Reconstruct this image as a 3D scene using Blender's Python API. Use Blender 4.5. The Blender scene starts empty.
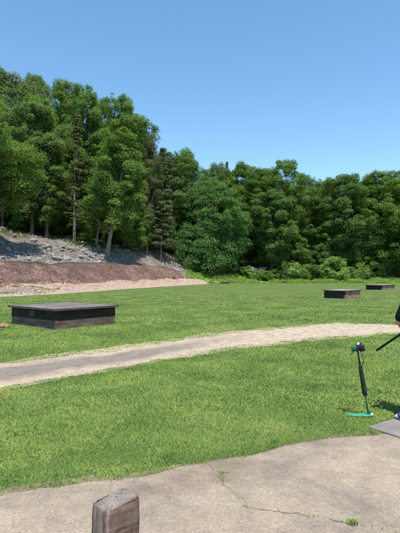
import bpy, bmesh, math, random
import numpy as np
from mathutils import Vector, Matrix, noise as mnoise

random.seed(7)
RNG = np.random.default_rng(7)
SC = bpy.context.scene
COL = SC.collection
F, CX, HY, EYE = 435.0, 200.0, 276.0, 1.6


# ------------------------------------------------------------------ helpers
def gp(u, y):
    """point of the flat ground under pixel (u, y) of the photograph"""
    Y = F * EYE / (y - HY)
    return ((u - CX) / F * Y, Y)


def pz(y, Y):
    return EYE - (y - HY) / F * Y


def link(o, parent=None):
    COL.objects.link(o)
    if parent is not None:
        o.parent = parent
    return o


def tag(o, label=None, cat=None, group=None, kind=None):
    if label: o['label'] = label
    if cat: o['category'] = cat
    if group: o['group'] = group
    if kind: o['kind'] = kind
    return o


def empty(name, loc, rz=0, label=None, cat=None, group=None):
    o = bpy.data.objects.new(name, None)
    o.empty_display_size = 0.2
    link(o)
    o.location = loc
    o.rotation_euler = (0, 0, rz)
    return tag(o, label, cat, group)


def np_mesh(name, verts, faces, mat=None, parent=None, attrs=None, smooth=False):
    verts = np.asarray(verts, np.float32)
    faces = np.asarray(faces, np.int32)
    me = bpy.data.meshes.new(name)
    n, k = faces.shape
    me.vertices.add(len(verts))
    me.vertices.foreach_set('co', verts.ravel())
    me.loops.add(n * k)
    me.loops.foreach_set('vertex_index', faces.ravel())
    me.polygons.add(n)
    me.polygons.foreach_set('loop_start', np.arange(0, n * k, k, dtype=np.int32))
    me.polygons.foreach_set('loop_total', np.full(n, k, np.int32))
    if smooth:
        me.polygons.foreach_set('use_smooth', np.ones(n, bool))
    me.update(calc_edges=True)
    for an, av in (attrs or {}).items():
        a = me.attributes.new(an, 'FLOAT', 'POINT')
        a.data.foreach_set('value', np.asarray(av, np.float32))
    if mat: me.materials.append(mat)
    o = bpy.data.objects.new(name, me)
    return link(o, parent)


def bm_obj(name, bm, mat=None, parent=None, smooth=False):
    me = bpy.data.meshes.new(name)
    bmesh.ops.recalc_face_normals(bm, faces=bm.faces)
    bm.to_mesh(me); bm.free()
    if smooth:
        for p in me.polygons: p.use_smooth = True
    if mat: me.materials.append(mat)
    o = bpy.data.objects.new(name, me)
    return link(o, parent)


def _h(ix, iy, seed):
    with np.errstate(over='ignore'):
        n = (ix.astype(np.int64) * 374761393 + iy.astype(np.int64) * 668265263 + seed * 974634777) & 0xFFFFFFFF
        n = ((n ^ (n >> 13)) * 1274126177) & 0xFFFFFFFF
        n = n ^ (n >> 16)
    return (n & 0xFFFF) / 65535.0


def vn(x, y, s=1.0, seed=0):
    x = np.asarray(x, float) * s; y = np.asarray(y, float) * s
    ix = np.floor(x); iy = np.floor(y)
    fx = x - ix; fy = y - iy
    fx = fx * fx * (3 - 2 * fx); fy = fy * fy * (3 - 2 * fy)
    ix = ix.astype(np.int64); iy = iy.astype(np.int64)
    a = _h(ix, iy, seed); b = _h(ix + 1, iy, seed); c = _h(ix, iy + 1, seed); d = _h(ix + 1, iy + 1, seed)
    return (a * (1 - fx) + b * fx) * (1 - fy) + (c * (1 - fx) + d * fx) * fy


def fbm(x, y, s=1.0, seed=0, oct=3):
    t = 0; amp = 1; tot = 0
    for i in range(oct):
        t = t + amp * vn(x, y, s * 2 ** i, seed + i * 17); tot += amp; amp *= .5
    return t / tot


def box(bm, c, s, R=None):
    """axis box centre c, size s, optional rotation matrix"""
    vs = []
    for dz in (-.5, .5):
        for dx, dy in ((-.5, -.5), (.5, -.5), (.5, .5), (-.5, .5)):
            v = Vector((dx * s[0], dy * s[1], dz * s[2]))
            if R is not None: v = R @ v
            vs.append(bm.verts.new(v + Vector(c)))
    for f in ((3, 2, 1, 0), (4, 5, 6, 7), (0, 1, 5, 4), (1, 2, 6, 5), (2, 3, 7, 6), (3, 0, 4, 7)):
        bm.faces.new([vs[i] for i in f])
    return vs


def tube(bm, pts, rads, n=8, caps=True):
    pts = [Vector(p) for p in pts]
    rings = []
    ref = None
    for i, p in enumerate(pts):
        t = (pts[min(i + 1, len(pts) - 1)] - pts[max(i - 1, 0)]).normalized()
        if ref is None:
            ref = Vector((1, 0, 0)) if abs(t.x) < .8 else Vector((0, 1, 0))
        a = (ref - t * ref.dot(t)).normalized(); b = t.cross(a)
        ref = a
        r = rads[i] if hasattr(rads, '__len__') else rads
        rings.append([bm.verts.new(p + (a * math.cos(2 * math.pi * k / n) + b * math.sin(2 * math.pi * k / n)) * r) for k in range(n)])
    for i in range(len(rings) - 1):
        for k in range(n):
            bm.faces.new((rings[i][k], rings[i][(k + 1) % n], rings[i + 1][(k + 1) % n], rings[i + 1][k]))
    if caps:
        bm.faces.new(rings[0][::-1]); bm.faces.new(rings[-1])


def ball(bm, c, r, seg=12, scale=(1, 1, 1), R=None):
    m = Matrix.Translation(Vector(c)) @ (R.to_4x4() if R is not None else Matrix.Identity(4)) @ Matrix.Diagonal((r * scale[0], r * scale[1], r * scale[2], 1))
    bmesh.ops.create_uvsphere(bm, u_segments=seg, v_segments=max(6, seg * 2 // 3), radius=1, matrix=m)


# ------------------------------------------------------------------ materials
class NT:
    def __init__(self, name):
        self.m = bpy.data.materials.new(name); self.m.use_nodes = True
        self.t = self.m.node_tree; self.n = self.t.nodes; self.l = self.t.links
        self.b = self.n['Principled BSDF']
        self.out = self.n['Material Output']
        self.b.inputs['Roughness'].default_value = .85
        self.b.inputs['Specular IOR Level'].default_value = .25

    def node(self, t, **kw):
        n = self.n.new(t)
        for k, v in kw.items(): setattr(n, k, v)
        return n

    def pos(self, scale=(1, 1, 1), obj=False):
        if obj:
            s = self.node('ShaderNodeTexCoord').outputs['Object']
        else:
            s = self.node('ShaderNodeNewGeometry').outputs['Position']
        mp = self.node('ShaderNodeMapping'); mp.inputs['Scale'].default_value = scale
        self.l.new(s, mp.inputs['Vector'])
        return mp.outputs['Vector']

    def noise(self, vec, scale, detail=4, rough=.6, dist=0):
        n = self.node('ShaderNodeTexNoise'); n.inputs['Scale'].default_value = scale
        n.inputs['Detail'].default_value = detail; n.inputs['Roughness'].default_value = rough
        n.inputs['Distortion'].default_value = dist
        if vec is not None: self.l.new(vec, n.inputs['Vector'])
        return n.outputs['Fac']

    def voro(self, vec, scale, feature='F1', out='Distance'):
        n = self.node('ShaderNodeTexVoronoi'); n.feature = feature; n.inputs['Scale'].default_value = scale
        self.l.new(vec, n.inputs['Vector'])
        return n.outputs[out]

    def ramp(self, fac, stops):
        n = self.node('ShaderNodeValToRGB')
        e = n.color_ramp.elements
        while len(e) > 1: e.remove(e[-1])
        e[0].position = stops[0][0]; e[0].color = (*stops[0][1], 1)
        for p, c in stops[1:]:
            k = e.new(p); k.color = (*c, 1)
        self.l.new(fac, n.inputs['Fac'])
        return n.outputs['Color']

    def mix(self, fac, a, b, mode='MIX'):
        n = self.node('ShaderNodeMix'); n.data_type = 'RGBA'; n.blend_type = mode
        for sock, v in ((n.inputs[0], fac), (n.inputs[6], a), (n.inputs[7], b)):
            if isinstance(v, (int, float)): sock.default_value = v
            elif isinstance(v, tuple): sock.default_value = (*v, 1)
            else: self.l.new(v, sock)
        return n.outputs[2]

    def math(self, op, a, b=0.0, clamp=False):
        n = self.node('ShaderNodeMath'); n.operation = op; n.use_clamp = clamp
        for i, v in enumerate((a, b)):
            if isinstance(v, (int, float)): n.inputs[i].default_value = v
            else: self.l.new(v, n.inputs[i])
        return n.outputs[0]

    def attr(self, name):
        n = self.node('ShaderNodeAttribute'); n.attribute_name = name
        return n.outputs['Fac']

    def base(self, c):
        if isinstance(c, tuple): self.b.inputs['Base Color'].default_value = (*c, 1)
        else: self.l.new(c, self.b.inputs['Base Color'])

    def bump(self, h, strength=.5, dist=.01):
        n = self.node('ShaderNodeBump'); n.inputs['Strength'].default_value = strength
        n.inputs['Distance'].default_value = dist
        self.l.new(h, n.inputs['Height']); self.l.new(n.outputs['Normal'], self.b.inputs['Normal'])


def soft_normal(t, up, extra=()):
    g = t.node('ShaderNodeNewGeometry')
    m = t.node('ShaderNodeVectorMath'); m.operation = 'MULTIPLY_ADD'
    m.inputs[1].default_value = (1, 1, 1); m.inputs[2].default_value = (0, 0, up)
    t.l.new(g.outputs['Normal'], m.inputs[0])
    n = t.node('ShaderNodeVectorMath'); n.operation = 'NORMALIZE'; t.l.new(m.outputs[0], n.inputs[0])
    t.l.new(n.outputs[0], t.b.inputs['Normal'])
    for e in extra: t.l.new(n.outputs[0], e.inputs['Normal'])


def leafy(name, trans=.45, use_obj=True, col=(.06, .12, .025), sat=None):
    """leaf / blade shader: tone varies by leaf (attribute rnd) and by noise"""
    t = NT(name)
    if use_obj:
        oi = t.node('ShaderNodeObjectInfo'); c = oi.outputs['Color']
    else:
        c = col
    r = t.attr('rnd')
    v = t.ramp(r, [(0, (.62, .66, .6)), (.5, (1, 1, 1)), (1, (1.45, 1.32, 1.25))])
    c2 = t.mix(1.0, c, v, 'MULTIPLY')
    t.base(c2)
    t.b.inputs['Roughness'].default_value = .7
    t.b.inputs['Specular IOR Level'].default_value = .08
    tr = t.node('ShaderNodeBsdfTranslucent')
    c3 = t.mix(1.0, c2, (1.25, 1.35, .7), 'MULTIPLY')
    t.l.new(c3, tr.inputs['Color'])
    soft_normal(t, .45, (tr,))
    ms = t.node('ShaderNodeMixShader'); ms.inputs[0].default_value = trans
    t.l.new(t.b.outputs[0], ms.inputs[1]); t.l.new(tr.outputs[0], ms.inputs[2])
    t.l.new(ms.outputs[0], t.out.inputs['Surface'])
    return t.m


def grass_mat(name, stops, trans=.3, up=1.6):
    t = NT(name)
    p = t.pos()
    n1 = t.math('ADD', t.math('MULTIPLY', t.math('SUBTRACT', t.noise(p, .6, 5, .65, .4), .5), 1.7), .5); n2 = t.noise(p, 3.1, 4, .6)
    f = t.math('ADD', t.math('MULTIPLY', n1, .55), t.math('MULTIPLY', n2, .30))
    f = t.math('ADD', f, t.math('MULTIPLY', t.attr('rnd'), .15))
    c = t.ramp(f, stops)
    v = t.ramp(t.attr('rnd'), [(0, (.80, .82, .8)), (.6, (1, 1, 1)), (.97, (1.15, 1.12, 1.0)), (1, (1.7, 1.3, 1.3))])
    c = t.mix(1.0, c, v, 'MULTIPLY')
    t.base(c); t.b.inputs['Roughness'].default_value = .6; t.b.inputs['Specular IOR Level'].default_value = .2
    tr = t.node('ShaderNodeBsdfTranslucent'); t.l.new(t.mix(1.0, c, (1.2, 1.3, .7), 'MULTIPLY'), tr.inputs['Color'])
    soft_normal(t, up, (tr,))
    ms = t.node('ShaderNodeMixShader'); ms.inputs[0].default_value = trans
    t.l.new(t.b.outputs[0], ms.inputs[1]); t.l.new(tr.outputs[0], ms.inputs[2])
    t.l.new(ms.outputs[0], t.out.inputs['Surface'])
    return t.m


GR = [(.24, (.082, .152, .035)), (.37, (.134, .228, .048)), (.50, (.192, .298, .064)), (.63, (.275, .372, .088)), (.76, (.365, .38, .15))]
M = {}
M['blade'] = grass_mat('grass_blades', GR)
M['leaf'] = leafy('leaves')


def m_lawn():
    t = NT('lawn_turf'); p = t.pos()
    n1 = t.math('ADD', t.math('MULTIPLY', t.math('SUBTRACT', t.noise(p, .6, 5, .65, .4), .5), 1.7), .5); n2 = t.noise(p, 3.1, 4, .6)
    n3 = t.noise(p, 26, 3, .7)
    f = t.math('ADD', t.math('MULTIPLY', n1, .55), t.math('MULTIPLY', n2, .27))
    f = t.math('ADD', f, t.math('MULTIPLY', n3, .18))
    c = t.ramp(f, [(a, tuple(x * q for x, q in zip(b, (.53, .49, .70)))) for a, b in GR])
    # mowing passes along the far field
    w = t.pos((.10, .33, 1)); s = t.noise(w, 1.0, 2, .5)
    c = t.mix(t.math('MULTIPLY', t.math('SUBTRACT', s, .48, True), 2.2, True), c, (.15, .185, .06))
    ng = t.noise(p, 60, 2, .7)
    c = t.mix(1.0, c, t.ramp(ng, [(.3, (.6, .62, .6)), (.7, (1.3, 1.28, 1.2))]), 'MULTIPLY')
    t.base(c); t.b.inputs['Roughness'].default_value = .95
    t.b.inputs['Specular IOR Level'].default_value = .05
    t.bump(t.math('ADD', n3, ng), .6, .05)
    return t.m
M['lawn'] = m_lawn()


def m_pave():
    t = NT('old_asphalt'); p = t.pos()
    d = t.voro(p, 95, 'F1', 'Color'); sep = t.node('ShaderNodeSeparateColor'); t.l.new(d, sep.inputs[0])
    cd = t.voro(p, 95)
    st = t.ramp(sep.outputs[0], [(0, (.17, .140, .112)), (.35, (.245, .205, .165)), (.7, (.30, .255, .208)), (.97, (.35, .30, .25)), (1, (.40, .355, .30))])
    big = t.noise(p, .9, 6, .65, .6); mid = t.noise(p, 5, 5, .65); fine = t.noise(p, 45, 4, .75)
    c = t.mix(t.ramp(cd, [(.25, (0, 0, 0)), (.6, (1, 1, 1))]), st, (.262, .215, .168))
    c = t.mix(1.0, c, t.ramp(big, [(.33, (.66, .66, .67)), (.46, (.95, .94, .92)), (.6, (1.12, 1.09, 1.03))]), 'MULTIPLY')
    c = t.mix(1.0, c, t.ramp(mid, [(.3, (.78, .78, .78)), (.6, (1.05, 1.04, 1.0))]), 'MULTIPLY')
    c = t.mix(1.0, c, t.ramp(fine, [(.3, (.80, .80, .80)), (.55, (1.03, 1.03, 1.03)), (.75, (1.18, 1.18, 1.18))]), 'MULTIPLY')
    stain = t.noise(t.pos((.55, 1.5, 1)), 1.0, 5, .6, 1.0)
    c = t.mix(1.0, c, t.ramp(stain, [(.32, (.76, .72, .68)), (.47, (1, 1, 1)), (.7, (1.10, 1.08, 1.06))]), 'MULTIPLY')
    t.base(c); t.b.inputs['Roughness'].default_value = .9
    hh = t.math('ADD', t.math('MULTIPLY', cd, -1.0), t.math('MULTIPLY', fine, 1.6))
    t.bump(hh, .5, .004)
    return t.m
M['pave'] = m_pave()


def m_path():
    t = NT('gravel_track'); p = t.pos()
    v = t.attr('cross'); u = t.attr('along')
    n = t.noise(p, .8, 5, .7, .5); fine = t.noise(p, 22, 5, .75); mid = t.noise(p, 4, 5, .7)
    vv = t.math('ADD', v, t.math('MULTIPLY', t.math('SUBTRACT', n, .5), .5))
    c = t.ramp(vv, [(.05, (.47, .375, .265)), (.2, (.40, .32, .235)), (.30, (.235, .192, .15)), (.58, (.215, .178, .142)), (.70, (.35, .28, .205)), (.86, (.46, .365, .26)), (1, (.33, .28, .18))])
    sand = t.ramp(t.math('ADD', u, t.math('MULTIPLY', t.math('SUBTRACT', n, .5), .5)), [(.38, (0, 0, 0)), (.66, (1, 1, 1))])
    c = t.mix(sand, c, t.ramp(mid, [(.3, (.35, .28, .20)), (.65, (.48, .385, .28))]))
    c = t.mix(1.0, c, t.ramp(fine, [(.3, (.6, .6, .6)), (.52, (1, 1, 1)), (.75, (1.35, 1.33, 1.3))]), 'MULTIPLY')
    c = t.mix(1.0, c, t.ramp(mid, [(.3, (.8, .8, .8)), (.6, (1.08, 1.07, 1.05))]), 'MULTIPLY')
    t.base(c); t.bump(t.math('ADD', fine, mid), .8, .03)
    return t.m
M['path'] = m_path()


def m_noise(name, stops, scale, bump=.5, bdist=.02, rough=.9, scale2=None, sx=(1, 1, 1), obj=False, spec=.2):
    t = NT(name); p = t.pos(sx, obj)
    n = t.noise(p, scale, 6, .65, .3); n2 = t.noise(p, scale2 or scale * 9, 4, .7)
    c = t.ramp(n, stops)
    c = t.mix(1.0, c, t.ramp(n2, [(.3, (.65, .65, .65)), (.7, (1.3, 1.3, 1.3))]), 'MULTIPLY')
    t.base(c); t.b.inputs['Roughness'].default_value = rough; t.b.inputs['Specular IOR Level'].default_value = spec
    t.bump(t.math('ADD', n2, n), bump, bdist)
    return t.m


M['dirt'] = m_noise('pale_dirt', [(.3, (.25, .18, .135)), (.5, (.36, .26, .20)), (.68, (.41, .34, .26))], 1.2, .7, .08)
M['berm'] = m_noise('berm_soil', [(.3, (.088, .057, .046)), (.5, (.142, .088, .070)), (.62, (.21, .125, .100)), (.78, (.31, .18, .14))], .8, .8, .15)
M['stone'] = m_noise('boulder_stone', [(.25, (.125, .118, .11)), (.5, (.245, .235, .22)), (.75, (.39, .37, .345))], 1.1, .8, .08, obj=True)
M['stone_dark'] = m_noise('grey_ledge_stone', [(.25, (.13, .125, .12)), (.5, (.24, .23, .21)), (.75, (.36, .34, .31))], 1.1, .8, .08, obj=True)  # second grey, for the ledge rocks and some slope boulders
M['bark'] = m_noise('bark', [(.3, (.085, .068, .052)), (.6, (.16, .13, .10)), (.8, (.22, .19, .15))], 2.5, .8, .05, sx=(2, 2, .5), obj=True)
M['bark_pale'] = m_noise('pale_bark', [(.3, (.16, .13, .10)), (.6, (.28, .24, .19)), (.8, (.36, .32, .26))], 2.5, .8, .05, sx=(2, 2, .5), obj=True)


def m_hill():
    t = NT('hillside_ground'); p = t.pos()
    n = t.noise(p, .5, 6, .65, .4); n2 = t.noise(p, 5, 5, .7)
    floor = t.ramp(n, [(.3, (.05, .042, .028)), (.5, (.085, .075, .042)), (.62, (.075, .10, .03)), (.8, (.12, .15, .045))])
    rock = t.ramp(n, [(.3, (.09, .078, .066)), (.5, (.17, .145, .12)), (.7, (.26, .215, .175))])
    bank = t.ramp(n, [(.3, (.11, .18, .036)), (.6, (.19, .26, .06)), (.8, (.27, .27, .09))])
    c = t.mix(t.attr('rocky'), floor, rock)
    c = t.mix(t.attr('grassy'), c, bank)
    c = t.mix(1.0, c, t.ramp(n2, [(.3, (.6, .6, .6)), (.7, (1.35, 1.35, 1.35))]), 'MULTIPLY')
    t.base(c); t.bump(t.math('ADD', n2, n), .9, .25)
    return t.m
M['hill'] = m_hill()


def m_plain(name, col, rough=.5, metal=0, spec=.4, var=.2, scale=12):
    t = NT(name); p = t.pos(obj=True)
    n = t.noise(p, scale, 5, .65)
    a = tuple(x * (1 - var) for x in col); b = tuple(min(1, x * (1 + var)) for x in col)
    t.base(t.ramp(n, [(.3, a), (.7, b)]))
    t.b.inputs['Roughness'].default_value = rough; t.b.inputs['Metallic'].default_value = metal
    t.b.inputs['Specular IOR Level'].default_value = spec
    t.bump(n, .15, .004)
    return t.m


M['roof'] = m_noise('weathered_roof', [(.3, (.095, .080, .071)), (.5, (.145, .127, .115)), (.7, (.20, .18, .165))], 1.6, .4, .01, obj=True)
M['trim'] = m_noise('dark_trim_board', [(.3, (.05, .042, .036)), (.7, (.105, .088, .075))], 4, .4, .01, obj=True)
M['wall_dark'] = m_noise('dark_stained_boards', [(.25, (.062, .044, .033)), (.5, (.115, .082, .062)), (.75, (.175, .132, .104))], 3, .5, .012, sx=(1, 1, 3.5), obj=True, scale2=20)
M['roof_tan'] = m_noise('sun_bleached_roof', [(.3, (.20, .165, .14)), (.5, (.29, .245, .21)), (.7, (.36, .31, .27))], 1.6, .4, .01, obj=True)
M['wall_black'] = m_noise('black_wall_eave_shade', [(.3, (.016, .012, .010)), (.7, (.040, .031, .026))], 3, .4, .01, obj=True)  # black of the far bunker fronts, also colours the eave-shadow band
M['wall_brown'] = m_noise('rust_brown_wall', [(.3, (.13, .072, .055)), (.5, (.25, .145, .11)), (.7, (.36, .245, .20))], 2.2, .6, .02, obj=True)
M['rust'] = m_noise('rusty_sheet', [(.3, (.16, .06, .04)), (.7, (.32, .14, .09))], 4, .4, .01, obj=True)
def m_boards(name, stops, q=.2):
    t = NT(name); p = t.pos(obj=True)
    n = t.noise(t.pos((2, 2, 9), obj=True), 1.0, 5, .65); n2 = t.noise(p, 30, 4, .7)
    s_ = t.node('ShaderNodeSeparateXYZ'); t.l.new(p, s_.inputs[0])
    fr = t.math('FRACT', t.math('MULTIPLY', s_.outputs['Z'], 1 / q)); seam = t.ramp(fr, [(.0, (.15, .15, .15)), (.05, (1, 1, 1)), (.95, (1, 1, 1)), (1, (.3, .3, .3))])
    c = t.ramp(n, stops); c = t.mix(1.0, c, t.ramp(n2, [(.3, (.6, .6, .6)), (.7, (1.35, 1.35, 1.35))]), 'MULTIPLY')
    c = t.mix(1.0, c, seam, 'MULTIPLY'); t.base(c); t.b.inputs['Roughness'].default_value = .9
    t.bump(t.math('ADD', seam, n2), .6, .012)
    return t.m
M['wall_dark'] = m_boards('stained_boards', [(.3, (.060, .042, .032)), (.5, (.115, .083, .063)), (.7, (.19, .142, .112))], .14)
M['wall_brown'] = m_boards('rust_brown_boards', [(.3, (.12, .068, .052)), (.5, (.25, .145, .11)), (.7, (.38, .26, .21))], .18)
M['vent'] = m_plain('faded_green_vent', (.05, .052, .04), .7)
M['pad'] = m_noise('station_concrete', [(.3, (.16, .142, .128)), (.5, (.205, .182, .165)), (.7, (.25, .225, .205))], 2.5, .5, .006, scale2=110)
M['green'] = m_plain('green_enamel', (.035, .25, .15), .6, var=.35, scale=30)
M['green_dark'] = m_plain('dark_green_plastic', (.012, .10, .055), .5, var=.3)
M['green_pole'] = m_plain('dark_green_enamel', (.015, .11, .06), .45, var=.3)
M['black_rubber'] = m_plain('black_rubber', (.015, .016, .017), .55, var=.4, scale=30)
M['black_plastic'] = m_plain('black_plastic', (.018, .018, .02), .35, var=.3)
M['white'] = m_plain('white_plastic', (.75, .75, .73), .4, var=.06)
M['gunmetal'] = m_plain('blued_steel', (.03, .03, .033), .35, .7, var=.2)
M['walnut'] = m_noise('walnut', [(.3, (.06, .03, .015)), (.7, (.16, .085, .045))], 9, .1, .002, .4, sx=(1, 1, 1), obj=True)
M['skin'] = m_plain('skin', (.46, .26, .19), .55, var=.08)
M['black_cloth'] = m_plain('black_cotton', (.012, .012, .014), .9, spec=.1, var=.35, scale=25)
M['jeans'] = m_plain('blue_denim', (.045, .065, .12), .9, spec=.1, var=.25, scale=40)
M['shoe'] = m_plain('navy_canvas', (.03, .05, .11), .8, var=.2)
M['hair'] = m_plain('brown_hair', (.05, .03, .02), .6, var=.4, scale=80)
M['crack'] = m_noise('crack_soil', [(.3, (.12, .10, .075)), (.7, (.22, .185, .135))], 20, .5, .01)
M['gravel'] = m_noise('loose_gravel', [(.3, (.15, .12, .095)), (.5, (.24, .20, .16)), (.7, (.33, .28, .23))], 35, .2, .003)
M['rubble'] = m_noise('dusty_rubble', [(.35, (.14, .112, .088)), (.48, (.22, .19, .16)), (.6, (.285, .27, .25)), (.75, (.36, .345, .32))], .7, .3, .03, scale2=4)
M['clay'] = m_noise('orange_clay', [(.3, (.34, .16, .11)), (.6, (.43, .25, .19)), (.8, (.48, .36, .29))], 1.5, .2, .01)
M['drystalk'] = grass_mat('dry_stalks', [(.3, (.080, .050, .040)), (.48, (.126, .078, .063)), (.6, (.185, .114, .090)), (.75, (.23, .18, .105))], .2, .6)


def m_post():
    t = NT('weathered_timber'); p = t.pos(obj=True)
    w = t.pos((3, 3, 130), obj=True); lines = t.noise(w, 1.0, 4, .65, 1.2)
    grain = t.noise(t.pos((55, 55, 5), obj=True), 1.0, 5, .7)
    blot = t.noise(p, 14, 5, .7)
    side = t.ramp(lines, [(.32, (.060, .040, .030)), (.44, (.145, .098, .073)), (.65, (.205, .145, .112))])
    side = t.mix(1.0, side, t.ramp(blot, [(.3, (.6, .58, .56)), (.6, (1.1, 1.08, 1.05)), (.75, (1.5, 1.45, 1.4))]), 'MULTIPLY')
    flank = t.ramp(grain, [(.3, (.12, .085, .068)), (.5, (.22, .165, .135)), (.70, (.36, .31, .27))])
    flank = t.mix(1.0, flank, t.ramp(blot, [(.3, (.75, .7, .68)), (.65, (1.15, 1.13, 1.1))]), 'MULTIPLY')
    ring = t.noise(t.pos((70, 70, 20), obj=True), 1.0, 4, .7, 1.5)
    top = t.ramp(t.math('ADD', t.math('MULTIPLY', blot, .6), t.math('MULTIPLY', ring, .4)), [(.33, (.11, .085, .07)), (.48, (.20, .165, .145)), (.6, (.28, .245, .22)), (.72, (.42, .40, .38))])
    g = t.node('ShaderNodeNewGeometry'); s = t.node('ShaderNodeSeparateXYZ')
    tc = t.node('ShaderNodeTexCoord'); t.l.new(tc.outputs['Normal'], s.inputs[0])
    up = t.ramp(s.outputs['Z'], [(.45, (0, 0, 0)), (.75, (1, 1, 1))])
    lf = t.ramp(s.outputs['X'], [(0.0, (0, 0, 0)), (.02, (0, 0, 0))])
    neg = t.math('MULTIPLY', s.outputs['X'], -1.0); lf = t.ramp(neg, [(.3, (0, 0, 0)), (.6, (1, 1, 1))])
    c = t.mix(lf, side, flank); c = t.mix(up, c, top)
    t.base(c); t.b.inputs['Roughness'].default_value = .9
    ck = t.noise(t.pos((38, 38, 2.2), obj=True), 1.0, 3, .6, .8)
    chk = t.ramp(ck, [(.30, (0, 0, 0)), (.36, (1, 1, 1))])
    c = t.mix(1.0, c, t.ramp(ck, [(.31, (.35, .32, .3)), (.37, (1, 1, 1))]), 'MULTIPLY'); t.base(c)
    t.bump(t.math('ADD', t.math('ADD', lines, chk), t.math('ADD', grain, blot)), .9, .006)
    return t.m
M['post'] = m_post()

# ------------------------------------------------------------------ terrain
KU = [-400, -60, 0, 50, 100, 150, 185, 210, 260, 340, 450, 800]


def zz(Y, y): return EYE - (y - HY) / F * Y
KP = [
    [(33, 0), (41, .75), (49, 3.1), (54, 2.9), (76, 10.5), (110, 18), (190, 34)],
    [(33, 0), (41, .75), (49, 3.1), (54, 2.9), (76, 10.5), (110, 18), (190, 34)],
    [(33, 0), (41, zz(41, 286)), (49, zz(49, 262.5)), (54, 2.9), (76, zz(76, 228)), (110, 17), (190, 32)],
    [(37, 0), (46, zz(46, 286.5)), (55, zz(55, 262.5)), (60, 3.1), (78, zz(78, 238)), (112, 15), (190, 29)],
    [(46, 0), (57, zz(57, 283)), (65, zz(65, 263)), (70, 3.3), (82, zz(82, 243)), (115, 14), (190, 27)],
    [(60, 0), (71, zz(71, 280.5)), (78, zz(78, 264)), (83, 3.6), (92, zz(92, 249)), (120, 12), (190, 25)],
    [(75, 0), (84, zz(84, 279)), (88, zz(88, 272.5)), (92, 2.7), (99, zz(99, 259)), (125, 10), (190, 21)],
    [(88, 0), (91, .5), (94, 1.5), (97, 2.0), (103, 3.5), (128, 8), (190, 18)],
    [(92, 0), (95, .3), (98, .9), (101, 1.5), (106, 3.0), (130, 7), (190, 16)],
    [(93, 0), (96, .2), (99, .5), (102, .9), (108, 2), (130, 6), (190, 15)],
    [(93, 0), (96, .2), (99, .5), (102, .9), (108, 2), (130, 6), (190, 15)],
    [(93, 0), (96, .2), (99, .5), (102, .9), (108, 2), (130, 6), (190, 15)],
]
NS = 14                                   # rows between two keys
UG = np.concatenate([np.linspace(-400, -40, 37)[:-1], np.linspace(-40, 440, 241), np.linspace(440, 800, 37)[1:]])
KD = np.array([[k[0] for k in p] for p in KP], float)
KZ = np.array([[k[1] for k in p] for p in KP], float)
SG = np.linspace(0, 6, 6 * NS + 1)
GY = np.zeros((len(UG), len(SG))); GZ = np.zeros_like(GY)
for i, u in enumerate(UG):
    d = np.array([np.interp(u, KU, KD[:, k]) for k in range(7)])
    z = np.array([np.interp(u, KU, KZ[:, k]) for k in range(7)])
    GY[i] = np.interp(SG, range(7), d); GZ[i] = np.interp(SG, range(7), z)
for it in range(6):                       # round the corners off
    GZ[:, 1:-1] = (GZ[:, :-2] + 2 * GZ[:, 1:-1] + GZ[:, 2:]) / 4
    GZ[1:-1] = (GZ[:-2] + 2 * GZ[1:-1] + GZ[2:]) / 4; GY[1:-1] = (GY[:-2] + 2 * GY[1:-1] + GY[2:]) / 4
GX = (UG[:, None] - CX) / F * GY
amp = np.interp(SG, [0, .15, 1, 2, 3, 3.3, 4, 6], [0, .10, .22, .62, .5, .7, .9, 2.0])[None, :]
GZ = GZ + amp * (fbm(GX, GY, .22, 3, 4) - .5) * 1.3
GZ[:, 1:] += np.interp(SG[1:], [0, .2, 6], [.0, .03, .03])[None, :] * (vn(GX[:, 1:], GY[:, 1:], 1.7, 9) - .3)
GZ[:, 0] = -.04


def hz(X, Y):
    """terrain height"""
    if Y < 20: return 0.0
    u = CX + F * X / Y
    i = int(np.clip(np.searchsorted(UG, u), 1, len(UG) - 1))
    w = min(1, max(0, (u - UG[i - 1]) / (UG[i] - UG[i - 1])))
    yy = GY[i - 1] * (1 - w) + GY[i] * w; z = GZ[i - 1] * (1 - w) + GZ[i] * w
    return float(max(0, np.interp(Y, yy, z)))


def st(u, s):
    """world point of the terrain at column u, profile position s"""
    yi = np.array([np.interp(s, SG, GY[j]) for j in (max(0, np.searchsorted(UG, u) - 1), min(len(UG) - 1, np.searchsorted(UG, u)))])
    Y = float(yi.mean()); X = (u - CX) / F * Y
    return X, Y, hz(X, Y)


def patch(name, sel, mat, kind='structure', attrs=None):
    """sub-mesh of the terrain grid for the cells where sel is true"""
    I, J = np.nonzero(sel)
    n = len(SG)
    f = np.stack([I * n + J, (I + 1) * n + J, (I + 1) * n + J + 1, I * n + J + 1], 1)
    used, inv = np.unique(f, return_inverse=True)
    V = np.stack([GX.ravel(), GY.ravel(), GZ.ravel()], 1)[used]
    at = {k: v.ravel()[used] for k, v in (attrs or {}).items()}
    o = np_mesh(name, V, inv.reshape(f.shape), mat, attrs=at, smooth=True)
    o['kind'] = kind
    return o


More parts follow.
